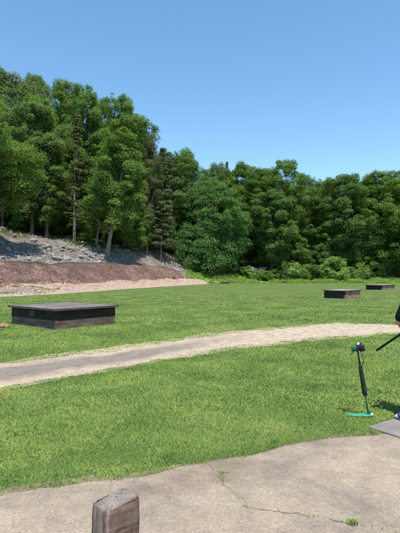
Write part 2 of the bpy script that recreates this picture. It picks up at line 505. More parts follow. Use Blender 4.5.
UU = UG[:, None] + 0 * GY; SS = SG[None, :] + 0 * GY
cu = (UU[:-1, :-1] + UU[1:, :-1]) / 2; cs = (SS[:-1, :-1] + SS[:-1, 1:]) / 2
cx = GX[:-1, :-1]; cy = GY[:-1, :-1]
wob = (fbm(cx, cy, .35, 41, 3) - .5)
berm_sel = (cs > 1 + wob * .35) & (cs < 3) & (cu < 189 - (cs - 1) * 9 + wob * 12)
strip_sel = (cs <= 1 + wob * .35) & (cu < 205 + wob * 12) & ~berm_sel
rocky = np.clip((4.05 + (fbm(GX, GY, .18, 5, 3) - .5) * 1.6 - SS) * 3, 0, 1) * np.clip((196 - UU + (vn(GX, GY, .3, 2) - .5) * 14) / 6, 0, 1)
grassy = np.clip((UU - 181 + (fbm(GX, GY, .3, 8, 3) - .5) * 30) / 8, 0, 1) * np.clip((4.2 - SS) * 2, 0, 1)
patch('hillside', ~(berm_sel | strip_sel), M['hill'], attrs={'rocky': rocky, 'grassy': grassy})
patch('soil_berm', berm_sel, M['berm'])
patch('dirt_strip', strip_sel, M['dirt'])

# the field, one sheet to the horizon
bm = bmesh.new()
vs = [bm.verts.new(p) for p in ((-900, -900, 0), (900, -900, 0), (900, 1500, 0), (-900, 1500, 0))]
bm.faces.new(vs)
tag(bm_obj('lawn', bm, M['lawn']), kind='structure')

# gravel track
PU = [-400, -200, -100, 0, 60, 130, 200, 250, 300, 345, 400, 500, 800]
PT = [422, 391, 376, 362, 354, 345, 335, 328.8, 324.5, 322.6, 324.6, 324, 318]
PB = [466, 425, 407, 389.5, 379.5, 367.5, 355, 347.2, 342, 338, 333, 332.5, 324]


def path_lim(u, X=None, Y=None):
    return np.interp(u, PU, PT), np.interp(u, PU, PB)


us = np.linspace(-400, 800, 500); vsn = 15
V = []; cr = []; al = []
for u in us:
    a, b = path_lim(u)
    for k in range(vsn):
        t = k / (vsn - 1)
        jit = 0
        if k in (0, vsn - 1):
            X0, Y0 = gp(u, a if k == 0 else b)
            jit = (float(fbm(X0, Y0, 1.6, 13 + k, 4)) - .5) * (b - a) * .22
        X, Y = gp(u, a + (b - a) * t + jit)
        V.append((X, Y, .004)); cr.append(t); al.append((u + 400) / 1200 if False else (u / 400))
n = vsn
Fc = [(i * n + k, (i + 1) * n + k, (i + 1) * n + k + 1, i * n + k + 1) for i in range(len(us) - 1) for k in range(n - 1)]
tag(np_mesh('gravel_track', V, Fc, M['path'], attrs={'cross': cr, 'along': al}), kind='structure')

# old asphalt apron
EP = [(-420, 610), (-300, 560), (-100, 516), (0, 497), (50, 488.5), (100, 483), (150, 473.5), (200, 462), (250, 452.5), (300, 443.5), (350, 436), (375, 432.5), (420, 429), (520, 418), (800, 392)]
EW = [gp(*p) for p in EP]
EW = [(-20, -1.5)] + EW + [(24, 10.5)]
EXs = [p[0] for p in EW]; EYs = [p[1] for p in EW]


def pave_edge(X):
    return np.interp(X, EXs, EYs) + (fbm(X, X * 0 + 3.3, 2.3, 77, 4) - .5) * .22


xs = np.concatenate([np.linspace(-20, -3.2, 60)[:-1], np.linspace(-3.2, 4, 420), np.linspace(4, 24, 80)[1:]])
ye = pave_edge(xs)
V = []
for x, y in zip(xs, ye):
    V += [(x, y, .004), (x, y - .4, .004), (x, -9, .004)]
Fc = [(3 * i + k + 1, 3 * i + 4 + k, 3 * i + 3 + k, 3 * i + k) for i in range(len(xs) - 1) for k in range(2)]
tag(np_mesh('asphalt_apron', V, Fc, M['pave']), kind='structure')

# worn earth verge between apron and turf
V = []; xv = np.linspace(-7, 6, 700); yv = pave_edge(xv)
for x, y in zip(xv, yv):
    e = max(.03, .05 + .42 * (float(fbm(np.array([x]), np.array([7.7]), 1.1, 201, 4)[0]) - .42))
    V += [(x, y - .06, .0), (x, y + e, .0)]
V = np.array(V); V[:, 2] = .002
Fc = [(2 * i, 2 * i + 2, 2 * i + 3, 2 * i + 1) for i in range(len(xv) - 1)]
tag(np_mesh('earth_verge', V, Fc, m_noise('verge_earth', [(.3, (.11, .085, .05)), (.5, (.19, .15, .095)), (.7, (.29, .24, .165))], 5, .8, .02)), kind='structure')

# cracks in the apron
CR = [[(205, 461), (214, 468), (222, 474), (224, 484), (236, 492), (243, 498), (246, 506)],
      [(246, 506), (290, 511), (318, 516), (345, 521), (372, 527), (402, 536), (430, 545)]]
bm = bmesh.new()
crack_pts = []
for ci, c in enumerate(CR):
    pts = []
    for (a, b) in zip(c[:-1], c[1:]):
        for k in range(8):
            t = k / 8
            X, Y = gp(a[0] + (b[0] - a[0]) * t, a[1] + (b[1] - a[1]) * t)
            pts.append(Vector((X + random.gauss(0, .008), Y + random.gauss(0, .008), .008)))
    prev = None
    for i, p in enumerate(pts):
        tn = (pts[min(i + 1, len(pts) - 1)] - pts[max(i - 1, 0)]).normalized()
        nn = Vector((-tn.y, tn.x, 0)) * random.uniform(.001, .0045) * .8
        cur = (bm.verts.new(p + nn), bm.verts.new(p - nn))
        if prev and mnoise.noise(p * 3.5) > -.12: bm.faces.new((prev[0], cur[0], cur[1], prev[1]))
        prev = cur
        crack_pts.append(p)
tag(bm_obj('pavement_cracks', bm, M['crack']), kind='structure')

# station slab
S0 = Vector((1.76, 4.61, 0)); sa = Vector((.833, .553, 0)); sb = Vector((.553, -.833, 0))
bm = bmesh.new()
box(bm, (0, 0, .0), (1.7, 1.05, .036))
bmesh.ops.bevel(bm, geom=bm.edges[:], offset=.006, segments=2, affect='EDGES')
bmesh.ops.subdivide_edges(bm, edges=[e for e in bm.edges if e.calc_length() > .5], cuts=40, use_grid_fill=True)
for v in bm.verts:
    n_ = mnoise.noise(v.co * 6) * .010 + mnoise.noise(v.co * 25) * .005
    if abs(v.co.x) > .84: v.co.x += n_
    if abs(v.co.y) > .515: v.co.y += n_
    v.co.z += mnoise.noise(v.co * 3) * .002
slab = bm_obj('station_slab', bm, M['pad'])
slab.location = S0 + sa * .85 + sb * .525; slab.rotation_euler = (0, 0, math.atan2(sa.y, sa.x))
tag(slab, 'low grey concrete slab the shooter stands on beside the lawn', 'slab')


def in_slab(X, Y, m=.02):
    dx = X - S0.x; dy = Y - S0.y
    a = dx * sa.x + dy * sa.y; b = dx * sb.x + dy * sb.y
    return (a > -m) & (a < 1.7 + m) & (b > -m) & (b < 1.05 + m)


# ------------------------------------------------------------------ grass
HOUSES = []          # footprints, filled below


def blades(X, Y, Z, h, w, lean=.5, seg2=True, bend=None):
    N = len(X); r = RNG
    az = r.uniform(0, 2 * math.pi, N); la = r.uniform(0, 2 * math.pi, N); lr = h * lean * r.uniform(.15, 1, N)
    dx, dy = np.cos(az) * w / 2, np.sin(az) * w / 2
    lx, ly = np.cos(la) * lr, np.sin(la) * lr
    B = np.stack([X, Y, Z], 1)
    W = np.stack([dx, dy, 0 * dx], 1)
    mid = B + np.stack([lx * .35, ly * .35, h * .6], 1)
    tip = B + np.stack([lx, ly, h * r.uniform(.8, 1, N)], 1)
    V = np.stack([B - W, B + W, mid - W * .8, mid + W * .8, tip], 1).reshape(-1, 3)
    b = np.arange(N)[:, None] * 5
    Fx = np.concatenate([b + [[0, 1, 3]], b + [[0, 3, 2]], b + [[2, 3, 4]]], 1).reshape(-1, 3)
    rnd = np.repeat(r.uniform(0, 1, N), 5)
    return V, Fx, rnd


HB = [((-4.28, 12.85), (-.77, .63), 2.75, (.63, .77), 2.4)]


def lawn_mask(X, Y):
    u = CX + F * X / Y; yp = HY + F * EYE / Y
    a, b = path_lim(u)
    e = (fbm(X, Y, 2.4, 23, 3) - .5) * (b - a) * .30
    on_path = (yp > a + (b - a) * .11 + e) & (yp < b - (b - a) * .11 + e)
    # a loose fringe of turf runs out over both edges of the track
    on_pave = Y < pave_edge(X) + (fbm(X, Y, 5, 31, 2) - .5) * .12
    ok = ~on_path & ~on_pave & ~in_slab(X, Y)
    for (p, a_, la, b_, lb) in HB:
        dx = X - p[0]; dy = Y - p[1]
        s = dx * a_[0] + dy * a_[1]; t = dx * b_[0] + dy * b_[1]
        ok &= ~((s > .05) & (s < la - .05) & (t > .05) & (t < lb - .05))
    d0 = np.interp(u, UG, GY[:, 0])
    ok &= Y < d0 + .6
    # thin and worn places
    bare = fbm(X, Y, .9, 51, 4)
    edge = np.clip(1 - (Y - pave_edge(X)) / .35, 0, 1)
    ok &= ~((bare + edge * .13 > .64) & (RNG.uniform(0, 1, len(X)) < .45 + .3 * edge))
    return ok


VV = []; FF = []; RR = []; off = 0
for (y0, y1, dens, hh, ww, mg) in ((2.2, 5.2, 10500, .026, .0034, 1.6), (5.2, 8.5, 5200, .028, .005, 1.8), (8.5, 14, 2000, .03, .008, 2), (14, 24, 460, .033, .014, 2.5), (24, 40, 80, .035, .026, 3)):
    wmax = .47 * y1 + mg
    N = int(dens * (y1 - y0) * 2 * wmax)
    Y = RNG.uniform(y0, y1, N); X = RNG.uniform(-wmax, wmax, N)
    k = np.abs(X) < .47 * Y + mg
    X, Y = X[k], Y[k]
    k = lawn_mask(X, Y); X, Y = X[k], Y[k]
    clump = fbm(X, Y, 3.0, 63, 3)
    h = hh * RNG.uniform(.5, 1.3, len(X)) * (.35 + clump * 1.3)
    w = ww * RNG.uniform(.7, 1.4, len(X))
    v, f, r = blades(X, Y, 0 * X, h, w, 1.6)
    VV.append(v); FF.append(f + off); RR.append(r); off += len(v)
tag(np_mesh('grass', np.concatenate(VV), np.concatenate(FF), M['blade'], attrs={'rnd': np.concatenate(RR)}),
    'short green grass blades of the lawn', 'grass', kind='stuff')


def leaf_quads(P, Nrm, L, W, roll=None):
    """diamond leaves at P facing Nrm"""
    N = len(P); r = RNG
    Nrm = Nrm / (np.linalg.norm(Nrm, axis=1, keepdims=True) + 1e-9)
    t = r.normal(size=(N, 3)); t -= Nrm * (t * Nrm).sum(1, keepdims=True)
    t /= np.linalg.norm(t, axis=1, keepdims=True) + 1e-9
    b = np.cross(Nrm, t)
    L = np.broadcast_to(np.asarray(L, float), (N,))[:, None]; W = np.broadcast_to(np.asarray(W, float), (N,))[:, None]
    V = np.stack([P - t * L / 2, P + b * W / 2 - t * L * .08 - Nrm * L * .08, P + t * L / 2, P - b * W / 2 - t * L * .08 - Nrm * L * .08], 1).reshape(-1, 3)
    Fq = np.arange(N * 4).reshape(N, 4)
    return V, Fq


# low broad-leaved weeds in the turf (clover, plantain)
pts = []
for (u, y, rad, n_) in ((8, 428, .28, 60), (14, 436, .22, 40), (362, 398, .30, 90), (350, 404, .25, 50), (372, 404, .22, 40), (376, 392, .2, 30), (345, 388, .25, 30), (303, 400, .3, 20),
                        (250, 380, .4, 25), (120, 430, .4, 25), (180, 410, .4, 25), (60, 400, .4, 20)):
    X0, Y0 = gp(u, y)
    for k in range(n_):
        pts.append((X0 + random.gauss(0, rad * .6), Y0 + random.gauss(0, rad * .6)))
P = np.array([(x, y, random.uniform(.025, .075)) for x, y in pts])
Nn = np.stack([RNG.normal(0, .45, len(P)), RNG.normal(0, .45, len(P)), np.ones(len(P))], 1)
v, f = leaf_quads(P, Nn, RNG.uniform(.02, .048, len(P)), RNG.uniform(.016, .032, len(P)))
o = np_mesh('lawn_weeds', v, f, M['leaf'], attrs={'rnd': np.repeat(RNG.uniform(.2, 1, len(P)), 4)})
o.color = (.17, .27, .05, 1); tag(o, 'broad leaved weeds growing low through the lawn grass', 'weeds', kind='stuff')

# weeds in the cracks and along the ragged edge
cp = [p for p in crack_pts if random.random() < .28]
X = []; Y = []
for p in cp:
    for k in range(random.randint(1, 6)):
        X.append(p.x + random.gauss(0, .012)); Y.append(p.y + random.gauss(0, .012))
X = np.array(X); Y = np.array(Y)
v, f, r = blades(X, Y, 0 * X + .006, RNG.uniform(.01, .035, len(X)), RNG.uniform(.003, .006, len(X)), 1.0)
tag(np_mesh('crack_weeds', v, f, M['blade'], attrs={'rnd': r}), 'tiny weeds sprouting along the pavement cracks', 'weeds', kind='stuff')


def tuft(name, u, y, n_, rad, h, label):
    X0, Y0 = gp(u, y)
    X = RNG.normal(0, rad, n_); Y = RNG.normal(0, rad, n_)
    v, f, r = blades(X, Y, 0 * X, RNG.uniform(.5, 1, n_) * h, RNG.uniform(.004, .008, n_), 1.0)
    o = np_mesh(name, v, f, M['blade'], attrs={'rnd': r}); o.location = (X0, Y0, .004)
    tag(o, label, 'grass tuft', 'grass tufts growing through the asphalt')


tuft('grass_tuft', 350, 522, 70, .014, .045, 'bright grass tuft growing alone from a pavement crack')
tuft('grass_tuft', 223, 472, 40, .012, .03, 'small grass tuft on the pavement crack nearest the lawn edge')
tuft('grass_tuft', 372, 433, 90, .018, .04, 'thin grass tuft at the near corner of the concrete slab')


def pebbles(name, X, Y, lo, hi, mat, label):
    n = len(X)
    cv = np.array([(1, 0, 0), (.3, .9, 0), (-.8, .6, 0), (-.8, -.6, 0), (.3, -.9, 0), (.1, .1, .75)])
    cf = np.array([(0, 1, 5), (1, 2, 5), (2, 3, 5), (3, 4, 5), (4, 0, 5)])
    sz = lo + (hi - lo) * RNG.uniform(0, 1, n) ** 3; an = RNG.uniform(0, 6.283, n)
    v = np.repeat(cv[None], n, 0) + RNG.normal(0, .2, (n, 6, 3)) * np.array([1, 1, .6])
    x = v[:, :, 0] * np.cos(an)[:, None] - v[:, :, 1] * np.sin(an)[:, None]; y = v[:, :, 0] * np.sin(an)[:, None] + v[:, :, 1] * np.cos(an)[:, None]
    V = np.stack([x * sz[:, None] + X[:, None], y * sz[:, None] * .8 + Y[:, None], v[:, :, 2] * sz[:, None] * .7 + .005], 2)
    Fc = (np.arange(n)[:, None, None] * 6 + cf[None]).reshape(-1, 3)
    tag(np_mesh(name, V.reshape(-1, 3), Fc, mat), label, 'gravel', kind='stuff')


N = 60000
Y = RNG.uniform(6, 22, N); X = RNG.uniform(-.6, .6, N) * Y
u = CX + F * X / Y; yp = HY + F * EYE / Y; a, b = path_lim(u); t = (yp - a) / (b - a)
k = (t > .02) & (t < .98) & (RNG.uniform(0, 1, N) < .12 + .6 * (np.abs(t - .48) > .27)) & (fbm(X, Y, 1.2, 301, 3) > .42)
pebbles('track_gravel', X[k], Y[k], .006, .028, M['gravel'], 'small loose stones lying on the gravel track')
N = 9000
X = RNG.uniform(-3.2, 3.4, N); Y = pave_edge(X) - np.abs(RNG.normal(0, .5, N)) ** 1.4
k = (fbm(X, Y, 2.2, 311, 3) > .47) & ~in_slab(X, Y)
pebbles('apron_grit', X[k], Y[k], .0018, .0085, M['gravel'], 'fine grit and small stones lying on the old asphalt')

# ------------------------------------------------------------------ bunkers
def bunker(name, p, a, la, b, lb, h, over, mats, label, vent=False, roof_t=.045, two=False):
    a = Vector((*a, 0)).normalized(); b = Vector((-a.y, a.x, 0)) * (1 if (-a.y * b[0] + a.x * b[1]) > 0 else -1)
    c = Vector((*p, 0)) + a * la / 2 + b * lb / 2
    root = empty(name, c, math.atan2(a.y, a.x), label, 'bunker', 'low target bunkers in the field')
    sgn = 1 if (a.x * b.y - a.y * b.x) > 0 else -1
    # local axes: x along a, y along b*sgn ; the corner nearest the camera is at x=-la/2, y=-sgn*lb/2
    wl, wb = la - 2 * over, lb - 2 * over
    tk = .12
    f = -sgn
    for nm, ctr, sz, m in (('wall', (0, f * (wb / 2 - tk / 2), h / 2 - .03), (wl, tk, h + .06), mats[0]),
                           ('wall', (0, -f * (wb / 2 - tk / 2), h / 2 - .03), (wl, tk, h + .06), mats[1]),
                           ('wall', (-wl / 2 + tk / 2, 0, h / 2 - .03), (tk, wb - 2 * tk - .004, h + .06), mats[1]),
                           ('wall', (wl / 2 - tk / 2, 0, h / 2 - .03), (tk, wb - 2 * tk - .004, h + .06), mats[1])):
        bm = bmesh.new(); box(bm, ctr, sz)
        bmesh.ops.bevel(bm, geom=bm.edges[:], offset=.006, segments=1, affect='EDGES')
        w_ = bm_obj(nm, bm, m, root)
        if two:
            q = .46; bm = bmesh.new()  # black band puts the eave shadow into the colour of the upper walls
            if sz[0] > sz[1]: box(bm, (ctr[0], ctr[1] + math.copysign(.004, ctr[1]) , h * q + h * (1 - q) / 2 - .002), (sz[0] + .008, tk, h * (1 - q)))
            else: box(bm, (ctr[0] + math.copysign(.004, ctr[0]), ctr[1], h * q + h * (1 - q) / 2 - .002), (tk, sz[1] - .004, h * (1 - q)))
            bm_obj('eave_shade_band', bm, M['wall_black'], w_)
    bm = bmesh.new(); box(bm, (-wl / 2 + .03, f * (wb / 2 - .03), h * .22), (.09, .09, h * .5)); bm_obj('corner_post', bm, M['wall_dark'], root)
    # slightly hipped, slightly sagging roof slab
    bm = bmesh.new(); nx, ny = 12, 10
    gx = [[None] * (ny + 1) for _ in range(nx + 1)]; gb = [[None] * (ny + 1) for _ in range(nx + 1)]
    for i in range(nx + 1):
        for j in range(ny + 1):
            x = (i / nx - .5) * la; y = (j / ny - .5) * lb
            rise = .035 * (1 - max(abs(x) / (la / 2), abs(y) / (lb / 2))) + random.uniform(-.004, .004)
            gx[i][j] = bm.verts.new((x, y, h + roof_t + rise)); gb[i][j] = bm.verts.new((x, y, h + .003 if 0 < i < nx and 0 < j < ny else h - .004))
    for i in range(nx):
        for j in range(ny):
            bm.faces.new((gx[i][j], gx[i + 1][j], gx[i + 1][j + 1], gx[i][j + 1]))
            bm.faces.new((gb[i][j], gb[i][j + 1], gb[i + 1][j + 1], gb[i + 1][j]))
    for i in range(nx):
        bm.faces.new((gx[i][0], gb[i][0], gb[i + 1][0], gx[i + 1][0])); bm.faces.new((gx[i][ny], gx[i + 1][ny], gb[i + 1][ny], gb[i][ny]))
    for j in range(ny):
        bm.faces.new((gx[0][j], gx[0][j + 1], gb[0][j + 1], gb[0][j])); bm.faces.new((gx[nx][j], gb[nx][j], gb[nx][j + 1], gx[nx][j + 1]))
    bm_obj('roof', bm, M['roof'] if two else M['roof_tan'], root)
    bm = bmesh.new()
    for (ctr, sz) in (((0, -lb / 2 - .012, h + .02), (la + .05, .022, .062)), ((0, lb / 2 + .012, h + .02), (la + .05, .022, .062)),
                      ((-la / 2 - .012, 0, h + .02), (.022, lb, .062)), ((la / 2 + .012, 0, h + .02), (.022, lb, .062))):
        box(bm, ctr, sz)
    bm_obj('fascia', bm, M['trim'], root)
    if vent:
        bm = bmesh.new(); box(bm, (0, f * (wb / 2 + .008), h * .72), (.24, .02, .17))
        for k in range(4): box(bm, (0, f * (wb / 2 + .022), h * .72 - .055 + k * .037), (.2, .012, .012))
        bm_obj('vent', bm, M['vent'], root)
    return root


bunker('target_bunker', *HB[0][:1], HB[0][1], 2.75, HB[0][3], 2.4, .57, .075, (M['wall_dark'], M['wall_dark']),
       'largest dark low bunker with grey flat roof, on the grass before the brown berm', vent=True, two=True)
bunker('target_bunker', (10.1, 30.3), (-.72, .69), 1.7, (.69, .72), 2.7, .54, .07, (M['wall_black'], M['wall_brown']),
       'black fronted low bunker with brown right wall, middle of the three along the field')
bunker('target_bunker', (20.8, 49.7), (-.72, .69), 2.0, (.69, .72), 4.2, .52, .08, (M['wall_black'], M['wall_brown']),
       'farthest low bunker close to the dark trees on the right')
# far rusty low box by the bank
Yr = 85.5; Xr = (223 - CX) / F * Yr
bunker('rusty_shed', (Xr + .9, Yr), (-.95, .3), 1.5, (.3, .95), 1.4, .42, .04, (M['rust'], M['rust']),
       'small rust brown box low in the grass before the weedy bank')
bpy.data.objects['rusty_shed']['category'] = 'box'; del bpy.data.objects['rusty_shed']['group']

# brown lump beside the big bunker
bm = bmesh.new(); bmesh.ops.create_icosphere(bm, subdivisions=3, radius=1)
for v in bm.verts:
    n_ = mnoise.noise(v.co * 1.6 + Vector((3, 1, 7))) * .35 + mnoise.noise(v.co * 4.1) * .12
    v.co = Vector((v.co.x * .15, v.co.y * .11, v.co.z * .085)) * (1 + n_)
o = bm_obj('earth_lump', bm, m_noise('tan_clod', [(.3, (.22, .12, .06)), (.7, (.42, .26, .13))], 12, .6, .01, obj=True))
X, Y = gp(4, 327.5); o.location = (X, Y, .05); tag(o, 'small tan brown clod on the grass left of the large bunker', 'clod')

# ------------------------------------------------------------------ berm cover, shards
N = 62000
uu = RNG.uniform(-120, 186, N); ss = RNG.uniform(1.0, 2.5, N)
P = []
def grid_pts(uu, ss):
    i = np.clip(np.searchsorted(UG, uu), 1, len(UG) - 1); w = (uu - UG[i - 1]) / (UG[i] - UG[i - 1])
    sj = ss * NS; j = np.clip(sj.astype(int), 0, len(SG) - 2); q = sj - j
    def bl(G):
        a = G[i - 1, j] * (1 - w) + G[i, j] * w; b = G[i - 1, j + 1] * (1 - w) + G[i, j + 1] * w
        return a * (1 - q) + b * q
    return bl(GX), bl(GY), bl(GZ)
X, Y, Z = grid_pts(uu, ss)
dn = fbm(X, Y, .35, 91, 3) + (ss - 1.6) * .12
k = (dn > .46) & (uu < 186 - (ss - 1) * 10)
X, Y, Z = X[k], Y[k], Z[k]
v, f, r = blades(X, Y, Z - .02, RNG.uniform(.05, .22, len(X)) * RNG.choice([.7, 1, 1.7], len(X)), RNG.uniform(.012, .03, len(X)), 1.3)
tag(np_mesh('dry_stalks', v, f, M['drystalk'], attrs={'rnd': r}), 'brown purple dry weed stalks covering the berm', 'dry weeds', kind='stuff')

N = 7000
uu = RNG.uniform(-60, 200, N); ss = np.abs(RNG.normal(1.12, .42, N))
X, Y, Z = grid_pts(uu, ss)
k = (fbm(X, Y, .4, 101, 3) > .44) & (uu < 188)
X, Y, Z = X[k], Y[k], Z[k]
Pn = np.stack([X, Y, Z + .03], 1); Nn = np.stack([RNG.normal(0, .6, len(X)), RNG.normal(-.2, .6, len(X)), np.ones(len(X))], 1)
v, f = leaf_quads(Pn, Nn, RNG.uniform(.07, .2, len(X)), RNG.uniform(.06, .14, len(X)))
tag(np_mesh('clay_shards', v, f, M['clay'], attrs={'rnd': np.zeros(len(v))}), 'orange broken clay target shards strewn over berm and dirt', 'shards', kind='stuff')

# green growth at the foot of the strip, on the bank and on the forest floor
def scatter_green(name, u0, u1, s0, s1, N, hgt, sz, thr, seed, label, col, cut=None):
    uu = RNG.uniform(u0, u1, N); ss = RNG.uniform(s0, s1, N)
    X, Y, Z = grid_pts(uu, ss)
    d = fbm(X, Y, .45, seed, 3)
    k = (d > thr) & ~((uu < 209) & (ss < 1.15) & (u0 > 100))
    X, Y, Z, d = X[k], Y[k], Z[k], d[k]
    hh = hgt * np.clip((d - thr) / .25, .15, 1)
    P = np.stack([X, Y, Z + hh * RNG.uniform(0, 1, len(X)) ** .6], 1)
    Nn = np.stack([RNG.normal(0, .7, len(X)), RNG.normal(-.25, .7, len(X)), np.ones(len(X))], 1)
    v, f = leaf_quads(P, Nn, RNG.uniform(.6, 1.3, len(X)) * sz, RNG.uniform(.35, .7, len(X)) * sz)
    o = np_mesh(name, v, f, M['leaf'], attrs={'rnd': np.repeat(RNG.uniform(0, 1, len(X)), 4)})
    o.color = (*col, 1); tag(o, label, 'ground cover', kind='stuff')


scatter_green('bank_weeds', 186, 480, .0, 3.6, 52000, .75, .24, .36, 121, 'bright green weeds covering the low bank before the forest', (.19, .30, .070))
scatter_green('berm_foot_weeds', -60, 60, .25, 1.15, 5200, .35, .18, .60, 131, 'green weeds scattered along the foot of the berm', (.12, .18, .04))
scatter_green('berm_weeds', -100, 186, 1.1, 2.6, 5200, .3, .15, .66, 151, 'scattered green weeds growing on the brown berm', (.12, .17, .045))
scatter_green('forest_floor_plants', -120, 330, 3.75, 4.7, 22000, .6, .30, .50, 141, 'low green plants and ferns on the forest floor', (.07, .12, .025))


# ------------------------------------------------------------------ boulders
def boulder_mesh(seed, mat):
    bm = bmesh.new(); bmesh.ops.create_icosphere(bm, subdivisions=3, radius=1)
    o_ = Vector((seed * 7.3, seed * 3.1, seed * 1.7))
    # chop with random planes for angular faces
    rr = random.Random(seed)
    pl = [(Vector((rr.gauss(0, 1), rr.gauss(0, 1), rr.gauss(0, 1))).normalized(), rr.uniform(.5, .8)) for _ in range(9)]
    for v in bm.verts:
        for n_, d in pl:
            e = v.co.dot(n_) - d
            if e > 0: v.co -= n_ * e * .92
        v.co *= 1 + mnoise.noise(v.co * 2.3 + o_) * .14
        v.co.z *= .75
    me = bpy.data.meshes.new('boulder'); bm.to_mesh(me); bm.free(); me.materials.append(mat)
    return me


BM = [boulder_mesh(i + 1, M['stone']) for i in range(7)]


def boulder(u, s, r, label, group, me=None):
    X, Y, Z = st(u, s)
    o = bpy.data.objects.new('boulder', me or random.choice(BM)); link(o)
    if me is None and random.random() < .35: o.material_slots[0].link = 'OBJECT'; o.material_slots[0].material = M['stone_dark']
    k = r * random.uniform(.6, 1.1)
    o.location = (X, Y, Z + k * .2); o.scale = (k * random.uniform(.9, 1.4), k * random.uniform(.8, 1.2), k * random.uniform(.75, 1.1))
    o.rotation_euler = (random.uniform(-.4, .4), random.uniform(-.4, .4), random.uniform(0, 6.28))
    return tag(o, label, 'boulder', group)


LB = 'grey boulder tumbled among many on the rocky slope behind the berm'
GB = 'grey boulders on the slope behind the berm'
nb = 0
while nb < 285:
    u = random.uniform(-50, 108) if random.random() < .85 else random.uniform(100, 190)
    s = random.uniform(2.75, 3.95)
    if s > 3.5 and random.random() < .55: s = random.uniform(2.8, 3.5)
    r = random.choice((.24, .3, .34, .38, .48, .62)) * (1.2 if 25 < u < 98 else .95)
    boulder(u, s, r, LB, GB); nb += 1
for (u, s, r, lb) in ((71, 3.52, 1.0, 'large dark grey boulder at the top of the stones by the bare conifer trunk'),
                      (36, 3.02, 1.1, 'rounded pale grey boulder low on the slope just above the berm crest'),
                      (56, 3.15, .95, 'blocky pale grey boulder above the middle of the left berm'),
                      (77, 3.06, .9, 'angular grey boulder above the berm near the leaning trunk')):
    boulder(u, s, r, lb, None)
BD = [boulder_mesh(i + 21, M['stone_dark']) for i in range(2)]
for (u, s, r, lb) in ((248, 3.75, 2.0, 'pale grey ledge rock under the trees right of the round maple'),
                      (260, 3.85, 2.3, 'larger dark ledge rock under the trees, right of the paler one'),
                      (271, 3.75, 1.5, 'small dark ledge rock at the right of the rock outcrop under trees')):
    boulder(u, s, r, lb, None, BD[0]).scale.x *= 1.4
# small loose rubble
N = 10000
uu = np.concatenate([RNG.uniform(-90, 192, N), RNG.uniform(0, 200, 900), RNG.uniform(2, 40, 700)]); ss = np.concatenate([RNG.uniform(2.7, 4.05, N), RNG.uniform(.1, 1.0, 900), RNG.normal(.55, .15, 700)])
X, Y, Z = grid_pts(uu, ss); k = (fbm(X, Y, .3, 401, 3) > .43) | (np.arange(len(X)) >= N); N = int(k[:N].sum()); X, Y, Z = X[k], Y[k], Z[k]
tv = np.array([(1, 0, -.6), (-.5, .87, -.6), (-.5, -.87, -.6), (.1, .1, .7)]); tf = np.array([(0, 2, 1), (0, 1, 3), (1, 2, 3), (2, 0, 3)])
n = len(X); sc = RNG.uniform(.2, 1, n) ** 2 * .30 * np.where(np.arange(n) < N, 1, .4); an = RNG.uniform(0, 6.28, n)
R2 = np.stack([np.cos(an), -np.sin(an), np.sin(an), np.cos(an)], 1).reshape(n, 2, 2)
tvv = np.repeat(tv[None], n, 0) + RNG.normal(0, .25, (n, 4, 3))
tvv[:, :, :2] = np.einsum('nij,nkj->nki', R2, tvv[:, :, :2])
V = tvv * sc[:, None, None] + np.stack([X, Y, Z + sc * .3], 1)[:, None, :]
tag(np_mesh('rubble', V.reshape(-1, 3), (np.arange(n)[:, None, None] * 4 + tf[None]).reshape(-1, 3), M['rubble']), 'loose grey stones and rubble on the slope', 'rubble', kind='stuff')

# small white marker post on the slope
X, Y, Z = st(163, 3.0)
bm = bmesh.new(); box(bm, (0, 0, .35), (.13, .11, .85)); bmesh.ops.bevel(bm, geom=bm.edges[:], offset=.015, segments=1, affect='EDGES')
o = bm_obj('marker_post', bm, m_plain('weathered_white_paint', (.50, .48, .44), .8, var=.3)); o.location = (X, Y, Z + .2); tag(o, 'short white marker post on the stony slope behind the berm', 'post')


# ------------------------------------------------------------------ trees
def crown_leaves(cent, rad, per, lsize, flat=.6, up=.8, seed=0, out_c=None):
    """leaves in flattened clumps; cent (N,3), rad (N,)"""
    r = RNG
    N = len(cent)
    cnt = np.maximum(16, (per * (rad / rad.mean()) ** 2)).astype(int)
    idx = np.repeat(np.arange(N), cnt)
    d = r.normal(size=(len(idx), 3)); d /= np.linalg.norm(d, axis=1, keepdims=True)
    d[:, 2] = np.where(r.uniform(size=len(idx)) < .72, np.abs(d[:, 2]), d[:, 2])
    q = r.uniform(.35, 1.0, len(idx)) ** .5
    q *= 1 + (r.uniform(size=len(idx)) > .93) * r.uniform(.1, .45, len(idx))
    P = cent[idx] + d * (rad[idx] * q)[:, None] * np.array([1, 1, flat])
    out = P - (out_c if out_c is not None else cent.mean(0)); out /= np.linalg.norm(out, axis=1, keepdims=True) + 1e-6
    Nn = d * .7 + out * .35 + np.array([0, 0, up * .7]) + r.normal(size=d.shape) * .55
    L = lsize * r.uniform(.5, 1.55, len(idx))
    V, Fq = leaf_quads(P, Nn, L, L * r.uniform(.5, .8, len(idx)))
    cl = r.uniform(0, 1, N)[idx] * .45 + r.uniform(0, 1, len(idx)) * .55
    return V, Fq, np.repeat(cl, 4)


